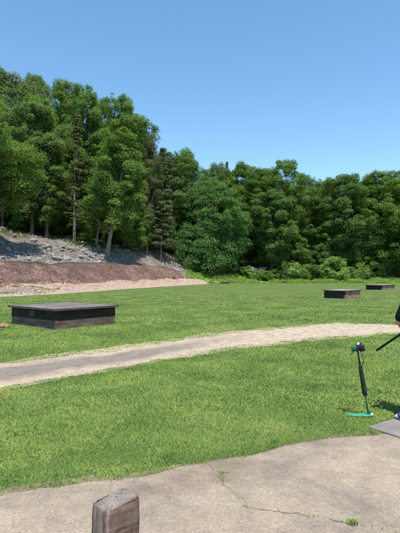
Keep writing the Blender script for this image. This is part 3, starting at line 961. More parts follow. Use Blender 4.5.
def tree_proto(kind, seed):
    global RNG
    old = RNG; RNG = np.random.default_rng(seed); rr = random.Random(seed)
    H = 20.0
    spec = dict(high=(.30, 5.0, 240, 1.3, 300, .175), broad=(.12, 5.2, 280, 1.35, 250, .20), tall=(.18, 3.9, 240, 1.15, 280, .17), round=(.02, 8.2, 680, 1.5, 190, .24),
                open=(.14, 4.6, 220, 1.15, 210, .185), shrub=(.0, 11, 95, 3.4, 190, .8), understory=(.0, 6.5, 120, 1.9, 170, .36),
                conifer=(.12, 3.6, 230, .9, 95, .22), barecon=(.20, 2.3, 80, .75, 34, .26))[kind]
    cb, R, nc, cr, per, ls = spec
    zb = cb * H
    ph = [rr.uniform(0, 6.28) for _ in range(6)]
    C = []; Rd = []
    tries = 0
    while len(C) < nc and tries < nc * 30:
        tries += 1
        t = rr.random() ** (.85 if kind != 'conifer' else 1.1)
        az = rr.uniform(0, 6.283)
        if kind in ('broad', 'open', 'high'): env = math.sin(math.pi * (.14 + .80 * t)) ** .7
        elif kind == 'tall': env = math.sin(math.pi * (.18 + .76 * t)) ** .6
        elif kind in ('round', 'shrub', 'understory'): env = math.sqrt(max(.02, 1 - (max(0, t - .33) / .69) ** 2)) * (.8 + .2 * min(1, t / .25))
        else: env = max(.06, (1 - t) ** .8)
        lob = 1 + .25 * math.sin(2 * az + ph[0] + 3 * t) + .2 * math.sin(3 * az + ph[1] - 5 * t) + .2 * math.sin(9 * t + ph[2] + az)
        if kind == 'round': lob = 1 + (lob - 1) * .55
        q = math.sqrt(rr.uniform(.22, 1.0)) if kind not in ('conifer', 'barecon') else rr.uniform(.35, 1)
        if kind in ('round', 'shrub'): q = math.sqrt(rr.uniform(.55, 1))
        z = zb + (H - zb) * t
        rad = R * env * lob * q
        c = (rad * math.cos(az), rad * math.sin(az), z - (.18 * rad if kind in ('conifer', 'barecon') else 0) - cr * .4 * (t > .9))
        r_ = cr * rr.choice((.55, .75, .9, 1.1, 1.45)) * (1 - .3 * t)
        C.append(c); Rd.append(r_)
        if kind in ('broad', 'tall', 'open', 'high') and q > .8 and rr.random() < .3:      # thin outer sprays
            e_ = rr.uniform(1.1, 1.3)
            C.append((c[0] * e_, c[1] * e_, c[2] + rr.uniform(-.6, .9))); Rd.append(cr * rr.uniform(.3, .45))
    C = np.array(C); Rd = np.array(Rd)
    C[:, :2] += 0.035 * (C[:, 2:3] - zb) * np.array([math.cos(ph[3]), math.sin(ph[3])])
    fl = {'conifer': .32, 'barecon': .35, 'round': .85, 'shrub': .95}.get(kind, .82)
    oc = np.array([0, 0, zb + (H - zb) * (.35 if kind != 'round' else .2)])
    V, Fq, rn = crown_leaves(C, Rd, per, ls, fl, .75, seed, oc)
    crown = np_mesh('crown', V, Fq, M['leaf'], attrs={'rnd': rn})
    # trunk and limbs
    bm = bmesh.new()
    tr = {'high': .34, 'round': .42, 'broad': .36, 'tall': .30, 'open': .28, 'conifer': .27, 'barecon': .26, 'shrub': .25, 'understory': .22}[kind]
    lean = (math.cos(ph[3]) * .035, math.sin(ph[3]) * .035)
    def axis(z): return Vector((lean[0] * max(0, z - zb) + .25 * math.sin(z * .35 + ph[4]) * (z / H), lean[1] * max(0, z - zb) + .25 * math.sin(z * .3 + ph[5]) * (z / H), z))
    top = H * (.97 if kind in ('conifer', 'barecon') else .86)
    if kind != 'shrub':
        zs = [-.8, 0, .5, 1.2] + [1.2 + (top - 1.2) * k / 9 for k in range(1, 10)]
        rads = [tr * 1.9, tr * 1.5, tr * 1.15, tr] + [max(.04, tr * (1 - .93 * k / 9)) for k in range(1, 10)]
        tube(bm, [axis(z) for z in zs], rads, 8)
    order = list(range(len(C))); rr.shuffle(order)
    nl = {'shrub': 14, 'conifer': 60, 'barecon': 60, 'round': 45}.get(kind, 34)
    for k in order[:nl]:
        c = Vector(C[k]); hr = math.hypot(c.x, c.y)
        z0 = max(.3 if kind == 'shrub' else zb * .8, c.z - hr * (.75 if kind not in ('conifer', 'barecon') else -.08))
        z0 = min(z0, top * .97)
        a = axis(z0) if kind != 'shrub' else Vector((0, 0, 0))
        mid = a.lerp(c, .5) + Vector((rr.gauss(0, .25), rr.gauss(0, .25), .12 * hr * (1 if kind not in ('conifer', 'barecon') else .2)))
        r0 = max(.045, tr * .42 * (1 - z0 / H * .8))
        tube(bm, [a, mid, c], [r0, r0 * .6, .02], 5, False)
    if kind == 'barecon':           # dead snags down the stem
        for k in range(40):
            z0 = rr.uniform(2.5, 11); az = rr.uniform(0, 6.28); L = rr.uniform(.6, 1.9)
            a = axis(z0); tube(bm, [a, a + Vector((math.cos(az) * L, math.sin(az) * L, -.12 * L))], [.035, .012], 4, False)
    trunk = bm_obj('trunk' if kind != 'shrub' else 'stem', bm, M['bark'], smooth=True)
    RNG = old
    cm, tm = crown.data, trunk.data
    bpy.data.objects.remove(crown); bpy.data.objects.remove(trunk)
    return cm, tm


PROTO = {}
for k, n_ in (('high', 2), ('broad', 3), ('tall', 2), ('open', 2), ('round', 1), ('conifer', 2), ('barecon', 1), ('shrub', 3), ('understory', 2)):
    PROTO[k] = [tree_proto(k, 100 + 13 * i + hash_) for i, hash_ in zip(range(n_), [sum(map(ord, k))] * 3)]

TONE = dict(mid=(.128, .212, .046), bright=(.138, .232, .052), yellow=(.135, .222, .048), dark=(.104, .182, .048), dull=(.125, .150, .070), blue=(.115, .220, .064), far=(.132, .200, .068), shrub=(.195, .315, .078))


def tree(name, kind, X, Y, H, W=None, tone='mid', label=None, group=None, cat='tree', var=None, rz=None, lean=None, bark=None, Z=None):
    cm, tm = PROTO[kind][(var if var is not None else random.randrange(99)) % len(PROTO[kind])]
    root = empty(name, (X, Y, (hz(X, Y) if Z is None else Z) - .05), rz if rz is not None else random.uniform(0, 6.28), label, cat, group)
    nat = dict(high=11.2, broad=11.5, tall=9, round=17.5, open=10, shrub=24, understory=15, conifer=8, barecon=5.5)[kind]
    s = H / 20.0; w = (W / nat) if W else s
    root.scale = (w, w, s)
    if lean: root.rotation_euler = (lean[1], lean[0], root.rotation_euler.z if rz is None else rz)
    t = bpy.data.objects.new('stem' if kind == 'shrub' else 'trunk', tm); link(t, root)
    if bark:
        t.material_slots[0].link = 'OBJECT'; t.material_slots[0].material = bark
    c = bpy.data.objects.new('crown' if kind != 'shrub' else 'foliage', cm); link(c, root)
    col = TONE[tone]; j = random.uniform(.88, 1.12)
    c.color = (col[0] * j * random.uniform(.95, 1.06), col[1] * j, col[2] * j, 1)
    return root


def ptree(name, kind, u, Y, ytop, wpx, tone, label, group=None, **kw):
    X = (u - CX) / F * Y
    z0 = hz(X, Y) if kw.get('Z') is None else kw['Z']
    H = (EYE + (HY - ytop) / F * Y - z0) * (1.03 if u < 160 else 1.0)
    return tree(name, kind, X, Y, H, wpx / F * Y, tone, label, group, **kw)


# the trees one can tell apart
T = [
 ('broadleaf_tree', 'high', -4, 61, 108, 96, 'yellow', 'yellow green broadleaf tree at the left edge in front of taller trees'),
 ('broadleaf_tree', 'high', -42, 60, 92, 70, 'mid', 'leafy green tree cut off by the left edge of the view'),
 ('broadleaf_tree', 'broad', 2, 100, 74, 72, 'far', 'tall dark crowned tree at the top left of the skyline'),
 ('broadleaf_tree', 'round', 32, 98, 78, 46, 'far', 'round topped tree second from the left on the skyline'),
 ('broadleaf_tree', 'high', 47, 80, 92, 48, 'mid', 'upright green tree between the left edge tree and the bare conifer'),
 ('broadleaf_tree', 'tall', 62, 92, 84, 46, 'bright', 'tall bright tree high on the skyline behind the bare conifer'),
 ('broadleaf_tree', 'tall', 84, 90, 90, 44, 'bright', 'tall light green tree on the skyline right of the bare conifer'),
 ('broadleaf_tree', 'tall', 103, 94, 100, 38, 'mid', 'slender tall tree behind the leaning tree on the skyline'),
 ('broadleaf_tree', 'tall', 124, 86, 100, 46, 'mid', 'tall feathery tree topping the right end of the high skyline'),
 ('broadleaf_tree', 'open', 140, 90, 119, 40, 'mid', 'thin crowned tree where the high skyline steps down'),
 ('conifer_tree', 'conifer', 161, 90, 146, 34, 'dull', 'dull brownish conifer between the tall trees and the bright tree'),
 ('conifer_tree', 'conifer', 150, 94, 150, 26, 'dull', 'narrow olive conifer beside the brownish one'),
 ('broadleaf_tree', 'broad', 184, 108, 150, 50, 'bright', 'bright green tree rising behind the round maple'),
 ('maple_tree', 'round', 210, 98, 181, 66, 'blue', 'dense round blue green maple with foliage down to the ground'),
 ('broadleaf_tree', 'broad', 218, 122, 163, 36, 'far', 'pale crown peeping over the round maple on the skyline'),
 ('conifer_tree', 'conifer', 227, 128, 160, 13, 'dark', 'tiny dark spire of a conifer on the middle skyline'),
 ('broadleaf_tree', 'broad', 243, 114, 163, 46, 'mid', 'middle green tree right of the round maple'),
 ('broadleaf_tree', 'open', 262, 108, 168, 50, 'mid', 'tall loose green tree above the dark rock outcrop'),
 ('broadleaf_tree', 'tall', 288, 106, 159, 42, 'mid', 'tall pointed tree breaking the middle of the right skyline'),
 ('broadleaf_tree', 'open', 306, 112, 174, 40, 'bright', 'light green open tree in the dip of the right skyline'),
 ('broadleaf_tree', 'broad', 325, 124, 176, 46, 'far', 'distant soft green tree in the gap of the right skyline'),
 ('oak_tree', 'broad', 348, 106, 174, 66, 'dark', 'broad dark green oak left of the right edge trees'),
 ('broadleaf_tree', 'broad', 377, 108, 171, 54, 'mid', 'tall green tree behind the dark oak toward the right edge'),
 ('broadleaf_tree', 'open', 402, 104, 169, 54, 'mid', 'tall tree cut off by the right edge of the view'),
 ('understory_tree', 'understory', 386, 104, 214, 50, 'mid', 'lower leafy tree in front of the right edge trees'),
 ('understory_tree', 'understory', 362, 105, 222, 40, 'dark', 'dark low tree under the big oak near the far bunker'),
 ('understory_tree', 'understory', 322, 102.5, 243, 24, 'bright', 'small bright tree at the wood edge left of the dark oak'),
 ('understory_tree', 'understory', 300, 105, 236, 34, 'mid', 'small shaded tree at the wood edge under the loose tree'),
 ('broadleaf_tree', 'broad', 326, 108, 196, 44, 'mid', 'medium green tree filling the wood edge left of the oak'),
 ('broadleaf_tree', 'broad', 272, 104, 190, 50, 'dark', 'medium dark tree standing over the rocks in the middle'),
 ('understory_tree', 'understory', 238, 108, 236, 30, 'dark', 'low dark tree tucked right of the round maple'),
 ('understory_tree', 'understory', 136, 86, 205, 36, 'mid', 'smaller leafy tree beside the leaning tree on the slope'),
 ('understory_tree', 'understory', 34, 82, 190, 44, 'dark', 'low dark tree at the top of the boulder slope'),
 ('broadleaf_tree', 'broad', 66, 104, 96, 46, 'far', 'muted crown filling the gap behind the bare conifer'),
 ('broadleaf_tree', 'open', 428, 100, 176, 60, 'mid', 'tree just beyond the right edge of the view'),
]
for (nm, kind, u, Y, yt, w, tone, lb) in T:
    ptree(nm, kind, u, Y, yt, w, tone, lb, lean=(0, .16 if u < 60 else .1) if Y < 85 else None)
ptree('conifer_tree', 'barecon', 74, 79, 112, 30, 'dull', 'thin conifer with bare snaggy lower trunk above the boulders', bark=M['bark_pale'], rz=1.0)
ptree('leaning_tree', 'tall', 107, 77, 120, 64, 'bright', 'leaning light green tree with a bare grey trunk over the stones', var=0, rz=.6, lean=(.10, .2), bark=M['bark_pale'])
ptree('leaning_tree', 'tall', 96, 80, 150, 30, 'mid', 'thin leaning tree just left of the bigger leaning tree', var=1, rz=.4, lean=(.12, .1), bark=M['bark_pale'])
ptree('broadleaf_tree', 'tall', 147, 88, 138, 26, 'dull', 'straight bare trunked tree on the slope right of the leaning tree', bark=M['bark_pale'], var=1)
ptree('sapling', 'understory', 284, 94.5, 261, 10, 'dark', 'small dark sapling standing in front of the weedy bank')

SKY_U = [-300, -40, 0, 30, 45, 60, 85, 110, 128, 142, 158, 170, 185, 205, 225, 245, 285, 305, 330, 360, 400, 800]
SKY_Y = [60, 80, 75, 79, 86, 88, 93, 99, 102, 120, 146, 151, 151, 158, 165, 164, 162, 173, 178, 174, 171, 175]
rr = random.Random(5)
FL = {'far': 'muted green tree standing in the depth of the wood', 'mid': 'mid green tree standing in the depth of the wood', 'dark': 'dark green tree standing in the depth of the wood'}
n_f = 0
for row, (sbase, n_) in enumerate(((4.15, 34), (4.45, 34), (4.8, 34), (5.2, 30), (5.6, 26))):
    for k in range(n_):
        u = -150 + (700 / n_) * (k + rr.uniform(.15, .85))
        X, Y, Z = st(u, sbase + rr.uniform(-.12, .15))
        lim = np.interp(u, SKY_U, SKY_Y) + rr.uniform(0, 11)
        Hm = EYE + (HY - lim) / F * Y - Z
        H = min(Hm, rr.uniform(16, 26))
        if H < 5: continue
        tone = rr.choice(('far', 'mid', 'dark', 'dark'))
        tree('forest_tree', rr.choice(('broad', 'broad', 'tall', 'open')), X, Y, H, H * rr.uniform(.42, .56), tone, FL[tone], 'trees in the depth of the wood (%s)' % tone, Z=Z)
        n_f += 1
for (u, sx, H, wd) in ((-20, 4.15, 6, .9), (14, 4.2, 6, .9), (52, 4.2, 7, .8), (88, 4.1, 6, .8), (118, 4.1, 6.5, .9), (142, 4.12, 6, .8), (158, 4.1, 7, .8), (172, 4.1, 8, .8), (186, 4.0, 7, .9)):
    X, Y, Z = st(u, sx)
    tree('understory_tree', 'understory', X, Y, H, H * wd, 'mid', 'low leafy young tree at the top of the rocky slope under the tall trunks', 'young trees along the top of the rocky slope', Z=Z)
# undergrowth inside the wood edge
for k in range(40):
    u = rr.uniform(-90, 470); X, Y, Z = st(u, rr.uniform(4.25, 4.7))
    H = rr.uniform(3, 7)
    tree('understory_tree', 'understory', X, Y, H, H * rr.uniform(.6, .9), 'dark', 'young dark tree under the tall trees of the wood', 'young trees under the wood', Z=Z)
# shrubs on the bank
SH = [(192, 1.8, .9), (204, 1.9, 1.2), (198, 3.0, 2.2), (232, 3.2, 3.0), (222, 2.5, 1.6), (243, 2.6, 3.2), (252, 2.0, 3.4), (262, 2.2, 3.6), (258, 1.5, 2.6), (268, 1.4, 3.0), (274, 2.4, 2.6), (249, 3.3, 3.0), (292, 2.4, 2.6), (302, 2.2, 2.8), (312, 2.6, 3.0),
      (318, 1.9, 2.4), (326, 2.4, 2.8), (334, 2.0, 3.2), (342, 2.2, 2.6), (350, 1.9, 2.0), (283, 3.0, 3.2), (214, 2.2, 1.4), (236, 1.7, 2.2), (360, 2.6, 2.4), (306, 1.4, 1.6), (174, 1.1, .5), (366, 3.2, 3)]
for (u, s, H) in SH:
    X, Y, Z = st(u, s)
    H *= rr.choice((.55, .8, 1.0, 1.25, 1.5))
    if 238 < u < 280: H = min(H, 1.9)
    tree('shrub', rr.choice(('shrub', 'shrub', 'understory')), X, Y, H * 1.15, H * rr.uniform(.8, 1.5), rr.choice(('mid', 'bright', 'shrub', 'shrub', 'shrub')), 'leafy green shrub among others on the weedy bank before the wood', 'shrubs on the weedy bank', cat='shrub', Z=Z)

# ------------------------------------------------------------------ timber post in front
bm = bmesh.new()
s = .172; hgt = .566
bmesh.ops.create_grid(bm, x_segments=14, y_segments=14, size=s / 2)
for v in bm.verts: v.co.z = 0
top_vs = bm.verts[:]
bound = [e for e in bm.edges if e.is_boundary]
ext = bound
for k in range(26):
    r_ = bmesh.ops.extrude_edge_only(bm, edges=ext)
    ext = [e for e in r_['geom'] if isinstance(e, bmesh.types.BMEdge) and all(v in r_['geom'] for v in e.verts)]
    for v in [g for g in r_['geom'] if isinstance(g, bmesh.types.BMVert)]: v.co.z -= (.012 if k < 12 else .034)
bm.normal_update()
for v in bm.verts:
    x, y, z = v.co
    e = max(abs(x), abs(y)) / (s / 2)
    # worn arrises and rough weathered top
    cx_, cy_ = abs(x) / (s / 2), abs(y) / (s / 2)
    d = mnoise.noise(Vector((x * 16, y * 16, z * 10 + 4))) * .006 + mnoise.noise(Vector((x * 45, y * 45, z * 25))) * .003
    if z > -.004:
        v.co.z += d * 2.2 - .020 * max(0, e - .62) / .38
    else:
        n_ = Vector((x, y, 0)).normalized(); v.co += n_ * d * (1.0 if z < -.02 else .5)
        if z > -.06: v.co.x *= 1 - .09 * (1 + z / .06) ** 2; v.co.y *= 1 - .09 * (1 + z / .06) ** 2
    if z > -.004: v.co.x *= .91; v.co.y *= .91
    if cx_ > .85 and cy_ > .85: v.co.x *= .94; v.co.y *= .94
    v.co.z += hgt
    if z > -.1:
        sh = max(0, 1 + z / .1)
        v.co.z += sh * (v.co.x * .17 + v.co.y * -.24) * 1.0
post = bm_obj('timber_post', bm, M['post'], smooth=True)
ang = math.atan2(.616, .788)
Fp = Vector((-.412, 1.95, 0)); ra = Vector((.788, .616, 0)); lb_ = Vector((-.616, .788, 0))
post.location = Fp + ra * s / 2 + lb_ * s / 2; post.rotation_euler = (0, 0, ang)
tag(post, 'weathered brown square timber post standing on the pavement in front', 'post')

# ------------------------------------------------------------------ microphone stand
Bp = Vector((1.925, 5.0, 0)); Tp = Vector((1.785, 4.96, .78))
root = empty('microphone_stand', Bp, 0, 'leaning microphone stand with green base plate and black head on the lawn', 'microphone stand')
L = lambda t: (Tp - Bp) * t
ax = (Tp - Bp).normalized()
# base: flat long green plate, two toes, raised rim
bm = bmesh.new()
pl = [(-.255, .045), (-.245, -.02), (-.12, -.075), (.03, -.06), (.045, .0), (.02, .045), (-.12, .05)]
vs0 = [bm.verts.new((x, y * .9, .012 + .006 * (x > -.05))) for x, y in pl]; f0 = bm.faces.new(vs0)
r_ = bmesh.ops.extrude_face_region(bm, geom=[f0]); [setattr(v.co, 'z', v.co.z + .008) for v in r_['geom'] if isinstance(v, bmesh.types.BMVert)]
bmesh.ops.bevel(bm, geom=[e for e in bm.edges], offset=.002, segments=1, affect='EDGES')
base = bm_obj('base_plate', bm, M['green'], root)
for (x, y) in ((-.22, .02), (0.0, -.04), (-.1, -.05), (.0, .03)):
    bm = bmesh.new(); tube(bm, [(x, y, -.008), (x, y, .013)], [.009, .009], 8); bm_obj('foot', bm, M['black_rubber'], root)
bm = bmesh.new(); tube(bm, [(.006, 0, .022), (.004, 0, .06)], [.022, .017], 12); bm_obj('socket', bm, M['green_pole'], root)
bm = bmesh.new(); tube(bm, [(.028, -.022, .024), (.028, -.022, .036)], [.015, .013], 12); bm_obj('cap', bm, M['white'], root)
bm = bmesh.new(); tube(bm, [L(.05), L(.36)], [.0095, .0095], 10); bm_obj('lower_pole', bm, M['green_pole'], root, True)
bm = bmesh.new(); tube(bm, [L(.68), L(1.0)], [.011, .010], 10); bm_obj('upper_pole', bm, M['black_plastic'], root, True)
bm = bmesh.new()
ts = np.linspace(.31, .76, 24); rd = [(.017 + .018 * math.sin(math.pi * min(1, (i + 1) / 24) ** .8) + random.uniform(-.002, .002)) for i in range(24)]
rd = [.021 + .009 * (1 - i / 23) * (1 if i > 1 else .4) + random.uniform(-.0010, .0010) - (.009 if i > 20 else 0) for i in range(24)]
tube(bm, [L(t) + Vector((random.uniform(-.002, .002), random.uniform(-.002, .002), 0)) for t in ts], rd, 12)
sl = bm_obj('sleeve', bm, M['black_rubber'], root, True)
for t in (.34, .55, .73):
    bm = bmesh.new(); tube(bm, [L(t - .006), L(t + .006)], [.031 - .011 * t, .031 - .011 * t], 12); bm_obj('strap', bm, M['black_plastic'], sl)
# hanging cable looping down the pole
bm = bmesh.new(); tube(bm, [L(.97) + Vector((.02, -.01, 0)), L(.9) + Vector((.045, -.02, 0)), L(.8) + Vector((.035, -.02, 0)), L(.74) + Vector((.015, -.015, 0))], [.004] * 4, 6); bm_obj('cable', bm, M['black_rubber'], root, True)
# head: green housing at left, black horn opening to the upper right
hd = L(1.0)
hv = Vector((.86, -.32, .36)).normalized()
bm = bmesh.new(); tube(bm, [hd + Vector((.0, 0, -.012)) - hv * .058, hd - hv * .05, hd - hv * .012, hd + hv * .0], [.012, .026, .031, .032], 16); hs = bm_obj('housing', bm, M['green_dark'], root, True)
bm = bmesh.new(); tube(bm, [hd - hv * .004, hd + hv * .035, hd + hv * .055, hd + hv * .07, hd + hv * .066, hd + hv * .03], [.032, .038, .047, .052, .047, .03], 18); bm_obj('horn', bm, M['black_plastic'], root, True)
bm = bmesh.new(); ball(bm, hd + hv * .05, .036, 14); bm_obj('foam_windscreen', bm, M['black_rubber'], root, True)
bm = bmesh.new(); tube(bm, [hd + Vector((.004, -.01, .035)), hd + Vector((.012, -.012, .062))], [.014, .011], 10); bm_obj('head_highlight', bm, M['white'], root, True)  # white stub stands in for the bright highlight on the black head
bm = bmesh.new(); tube(bm, [hd + Vector((.03, 0, -.03)), hd + hv * .05 + Vector((.02, 0, -.045)), hd + hv * .085 + Vector((.012, 0, -.045))], [.010, .009, .006], 8); bm_obj('clip', bm, M['black_plastic'], root, True)
bm = bmesh.new(); tube(bm, [hd - hv * .04 + Vector((0, 0, -.02)), hd - hv * .075 + Vector((0, 0, -.055))], [.012, .006], 8); bm_obj('lever', bm, M['green'], hs, True)

# ------------------------------------------------------------------ shotgun
Mz = Vector((2.225, 5.5, .655)); Bt = Vector((2.70, 4.74, 1.31))
gu = (Bt - Mz).normalized(); gl = (Bt - Mz).length
gv = (Vector((0, 0, 1)) - gu * gu.z).normalized(); gw = gu.cross(gv)
root = empty('shotgun', Mz, 0, 'black barrelled shotgun held low by the person at the right edge', 'shotgun')
G = lambda a, v=0, w=0: gu * a + gv * v + gw * w
bm = bmesh.new()
for vo in (.004,):
    tube(bm, [G(.012, vo), G(.0, vo), G(.3, vo), G(.70, vo)], [.0085, .0118, .0118, .0135], 14)
bm_obj('barrel', bm, M['gunmetal'], root, True)
bm = bmesh.new(); Rg = Matrix((gu, gw, gv)).transposed()
box(bm, G(.35, .0185), (.68, .007, .004), Rg); bm_obj('rib', bm, M['gunmetal'], root)
bm = bmesh.new(); tube(bm, [G(.40, -.022), G(.44, -.028), G(.60, -.03), G(.68, -.028)], [.010, .02, .022, .02], 12); bm_obj('forend', bm, M['walnut'], root, True)
bm = bmesh.new(); box(bm, G(.755, -.005), (.12, .04, .062), Rg); bmesh.ops.bevel(bm, geom=bm.edges[:], offset=.008, segments=2, affect='EDGES'); bm_obj('receiver', bm, M['gunmetal'], root, True)
bm = bmesh.new(); tube(bm, [G(.76, -.036), G(.77, -.058), G(.81, -.064), G(.845, -.045)], [.003] * 4, 6); bm_obj('trigger_guard', bm, M['gunmetal'], root)
bm = bmesh.new()
sec = [(.81, -.01, .018, .026), (.86, -.03, .017, .022), (.92, -.035, .018, .03), (1.0, -.04, .02, .045), (gl, -.055, .021, .062)]
prev = None
for (a, vo, rw, rv) in sec:
    ring = [bm.verts.new(G(a, vo + math.sin(k * math.pi / 6) * rv, math.cos(k * math.pi / 6) * rw)) for k in range(12)]
    if prev:
        for k in range(12): bm.faces.new((prev[k], prev[(k + 1) % 12], ring[(k + 1) % 12], ring[k]))
    else: bm.faces.new(ring)
    prev = ring
bm.faces.new(prev); bm_obj('stock', bm, M['walnut'], root, True)

# ------------------------------------------------------------------ person
pr = empty('person', (2.5, 4.8, .019), 0, 'person in black shirt and jeans holding a lowered shotgun at the right edge', 'person')
O = Vector((2.5, 4.8, .03))  # figure modelled on a 3 cm datum


def limb(bm, pts, rads):
    for (a, b, ra_, rb) in zip(pts[:-1], pts[1:], rads[:-1], rads[1:]):
        a = Vector(a) - O; b = Vector(b) - O
        n = 4
        for k in range(n + 1):
            ball(bm, a.lerp(b, k / n), ra_ + (rb - ra_) * k / n, 10)
        tube(bm, [a, b], [ra_, rb], 12)


def ell(bm, c, r3, R=None):
    ball(bm, Vector(c) - O, 1, 18, r3, R)


def fuse(name, bm, mat, vox=.009, sm=4):
    o = bm_obj(name, bm, mat, pr, True)
    r = o.modifiers.new('Remesh', 'REMESH'); r.mode = 'VOXEL'; r.voxel_size = vox; r.use_smooth_shade = True
    s_ = o.modifiers.new('Smooth', 'SMOOTH'); s_.iterations = sm; s_.factor = .5
    return o


W3 = lambda a, v=0, w=0: Mz + G(a, v, w)
HP = Vector((2.53, 4.76, .93))
shL = Vector((2.375, 4.86, 1.41)); shR = Vector((2.715, 4.76, 1.41))
elL = Vector((2.258, 4.94, 1.10)); elR = Vector((2.86, 4.62, 1.14))
wrL = W3(.505, -.075, .01); wrR = W3(.905, -.055, .035)
nk = Vector((2.55, 4.82, 1.47)); hdc = Vector((2.53, 4.86, 1.645))
hL = Vector((2.45, 4.79, .92)); hR = Vector((2.63, 4.73, .92))
knL = Vector((2.40, 4.80, .50)); knR = Vector((2.67, 4.73, .50))
anL = Vector((2.345, 4.735, .115)); anR = Vector((2.70, 4.62, .115))
fw = Vector((-.34, .94, 0)).normalized(); sd = Vector((.94, .34, 0))
Rf = Matrix((sd, fw, Vector((0, 0, 1)))).transposed()
bm = bmesh.new()
ell(bm, HP + Vector((0, 0, .02)), (.155, .11, .13), Rf); ell(bm, (HP + nk) / 2, (.145, .10, .25), Rf); ell(bm, (2.545, 4.815, 1.30), (.17, .11, .16), Rf)
limb(bm, [shL, nk - Vector((0, 0, .06)), shR], [.062, .075, .062])
limb(bm, [nk - Vector((0, 0, .05)), hdc - Vector((0, 0, .06))], [.062, .056])
ell(bm, hdc + Vector((0, 0, .02)), (.074, .094, .108), Rf); ell(bm, hdc + fw * .03 - Vector((0, 0, .065)), (.052, .06, .055), Rf)
limb(bm, [hdc + fw * .088 + Vector((0, 0, .03)), hdc + fw * .108 - Vector((0, 0, .018))], [.010, .015])     # nose
limb(bm, [hdc + fw * .082 - Vector((0, 0, .052)) - sd * .018, hdc + fw * .082 - Vector((0, 0, .052)) + sd * .018], [.009, .009])   # lips
for sg in (-1, 1):
    ell(bm, hdc + sd * sg * .076 - fw * .005, (.012, .022, .032), Rf)    # ears
limb(bm, [shL, elL, wrL], [.056, .043, .028]); limb(bm, [shR, elR, wrR], [.056, .043, .028])
limb(bm, [hL, knL, anL], [.085, .058, .040]); limb(bm, [hR, knR, anR], [.085, .058, .040])
limb(bm, [anL, anL + Vector((-.13, .10, -.07))], [.04, .03]); limb(bm, [anR, anR + Vector((-.03, .16, -.07))], [.04, .03])


def hand(bm, wr, a0, cen_v, rad, sgn, da):
    """palm under the gun at axial a0; fingers wrap one side, thumb the other"""
    palm = W3(a0, cen_v - rad - .012, 0)
    limb(bm, [wr, palm + (wr - palm) * .35, palm], [.028, .030, .026])
    for i, ln in enumerate((.92, 1.05, 1.0, .82)):
        a = a0 + da * (-.033 + i * .021)
        pts = []
        for k, ph in enumerate((-100, -45, 15, 70)):
            p = math.radians(ph * ln)
            rr_ = rad + .012
            pts.append(W3(a, cen_v + math.sin(p) * rr_, sgn * math.cos(p) * rr_))
        limb(bm, pts, [.0105, .0098, .0090, .0078])
    pts = [W3(a0 + da * .02, cen_v - rad - .008, -sgn * .012), W3(a0 - da * .008, cen_v - rad * .3, -sgn * (rad + .013)), W3(a0 - da * .028, cen_v + rad * .55, -sgn * (rad + .008))]
    limb(bm, pts, [.014, .0115, .0095])


hand(bm, wrL, .50, -.012, .032, -1, 1); hand(bm, wrR, .865, -.03, .024, -1, 1)
fuse('body', bm, M['skin'], .0065, 3)
for sg in (-1, 1):
    bm = bmesh.new(); ball(bm, hdc + fw * .083 + sd * sg * .031 + Vector((0, 0, .027)) - O, .0115, 10)
    bm_obj('eye', bm, M['white'], pr, True)
bm = bmesh.new()
ell(bm, HP + Vector((0, 0, .03)), (.178, .135, .13), Rf); ell(bm, (HP + nk) / 2, (.168, .122, .25), Rf); ell(bm, HP + Vector((0, .01, .13)), (.166, .124, .17), Rf); ell(bm, (2.545, 4.815, 1.30), (.192, .132, .155), Rf)
limb(bm, [shL, nk - Vector((0, 0, .075)), shR], [.078, .082, .078])
limb(bm, [shL, shL.lerp(elL, .5), shL.lerp(elL, .86)], [.078, .074, .068]); limb(bm, [shR, shR.lerp(elR, .5), shR.lerp(elR, .86)], [.078, .074, .068])
fuse('shirt', bm, M['black_cloth'], .011, 3)
bm = bmesh.new()
ell(bm, HP - Vector((0, 0, .01)), (.168, .125, .12), Rf)
limb(bm, [hL, knL, anL + Vector((0, 0, -.03))], [.102, .078, .066]); limb(bm, [hR, knR, anR + Vector((0, 0, -.03))], [.102, .078, .066])
fuse('trousers', bm, M['jeans'], .011, 3)


def shoe(an, toe):
    d = (toe - an); d.z = 0; d.normalize()
    bm = bmesh.new()
    heel = Vector((an.x, an.y, .075)) - d * .05
    limb(bm, [heel, Vector((an.x, an.y, .085)) + d * .05, Vector((an.x, an.y, .068)) + d * .17], [.042, .046, .036])
    o = fuse('shoe', bm, M['shoe'], .009, 3)
    bm = bmesh.new(); limb(bm, [Vector((an.x, an.y, .064)) + d * .175, Vector((an.x, an.y, .056)) + d * .195], [.030, .027]); tc = bm_obj('toe_cap', bm, M['white'], o, True)
    bm = bmesh.new(); c = Vector((an.x, an.y, .041)) + d * .075 - O
    Rs = Matrix((d, Vector((-d.y, d.x, 0)), Vector((0, 0, 1)))).transposed()
    ball(bm, c, 1, 16, (.16, .05, .014), Rs); bm_obj('sole', bm, M['shoe'], o, True)


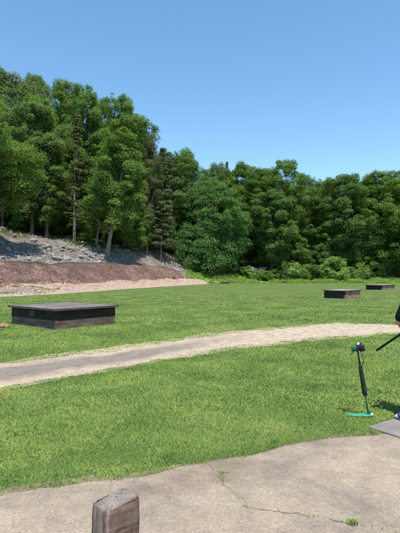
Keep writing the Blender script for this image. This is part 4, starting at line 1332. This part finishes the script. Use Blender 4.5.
shoe(anL, Vector((2.15, 4.88, 0))); shoe(anR, Vector((2.66, 4.85, 0)))
bm = bmesh.new(); ell(bm, hdc + Vector((0, 0, .04)) - fw * .012, (.083, .10, .10), Rf)
for v in [v for v in bm.verts if (v.co + O - hdc).dot(fw) > .055 and v.co.z + O.z < hdc.z + .07 or v.co.z + O.z < hdc.z - .06]: bm.verts.remove(v)
bm_obj('hair', bm, M['hair'], pr, True)
bm = bmesh.new(); ell(bm, hdc + Vector((0, 0, .065)), (.09, .108, .085), Rf)
for v in [v for v in bm.verts if v.co.z + O.z < hdc.z + .055]: bm.verts.remove(v)
ell(bm, hdc + fw * .13 + Vector((0, 0, .06)), (.07, .075, .007), Rf)
bm_obj('cap', bm, M['black_cloth'], pr, True)

# ------------------------------------------------------------------ light, sky, camera
EL, AZ = math.radians(70), math.radians(20)
sv = Vector((math.sin(AZ) * math.cos(EL), -math.cos(AZ) * math.cos(EL), math.sin(EL)))
ld = bpy.data.lights.new('sun', 'SUN'); ld.energy = 4.2; ld.angle = math.radians(.53); ld.color = (1, .955, .88)
lo = bpy.data.objects.new('sun', ld); link(lo); lo.rotation_euler = sv.to_track_quat('Z', 'Y').to_euler()
w = bpy.data.worlds.new('World'); SC.world = w; w.use_nodes = True
bg = w.node_tree.nodes['Background']; sk = w.node_tree.nodes.new('ShaderNodeTexSky'); sk.sky_type = 'NISHITA'
sk.sun_disc = False; sk.sun_elevation = EL; sk.sun_rotation = math.pi - AZ
sk.air_density = 1.0; sk.dust_density = .15; sk.ozone_density = 2.2; sk.altitude = 100
hs = w.node_tree.nodes.new('ShaderNodeHueSaturation'); hs.inputs['Saturation'].default_value = 1.12; hs.inputs['Hue'].default_value = .491
w.node_tree.links.new(sk.outputs[0], hs.inputs['Color']); w.node_tree.links.new(hs.outputs[0], bg.inputs['Color']); bg.inputs['Strength'].default_value = .14

cd = bpy.data.cameras.new('camera'); cam = bpy.data.objects.new('camera', cd); link(cam)
cd.sensor_fit = 'HORIZONTAL'; cd.sensor_width = 36; cd.lens = 36 * F / 400
cd.clip_start = .05; cd.clip_end = 4000
cam.location = (0, 0, EYE)
cam.rotation_euler = (math.pi / 2 + math.atan((HY - 266.5) / F), 0, 0)
SC.camera = cam
SC.view_settings.view_transform = 'Standard'; SC.view_settings.look = 'None'; SC.view_settings.exposure = 0.75; SC.view_settings.gamma = 1
SC.view_settings.use_curve_mapping = False
SC.render.engine = 'CYCLES'
SC.cycles.max_bounces = 6; SC.cycles.diffuse_bounces = 3; SC.cycles.transmission_bounces = 4; SC.cycles.transparent_max_bounces = 4
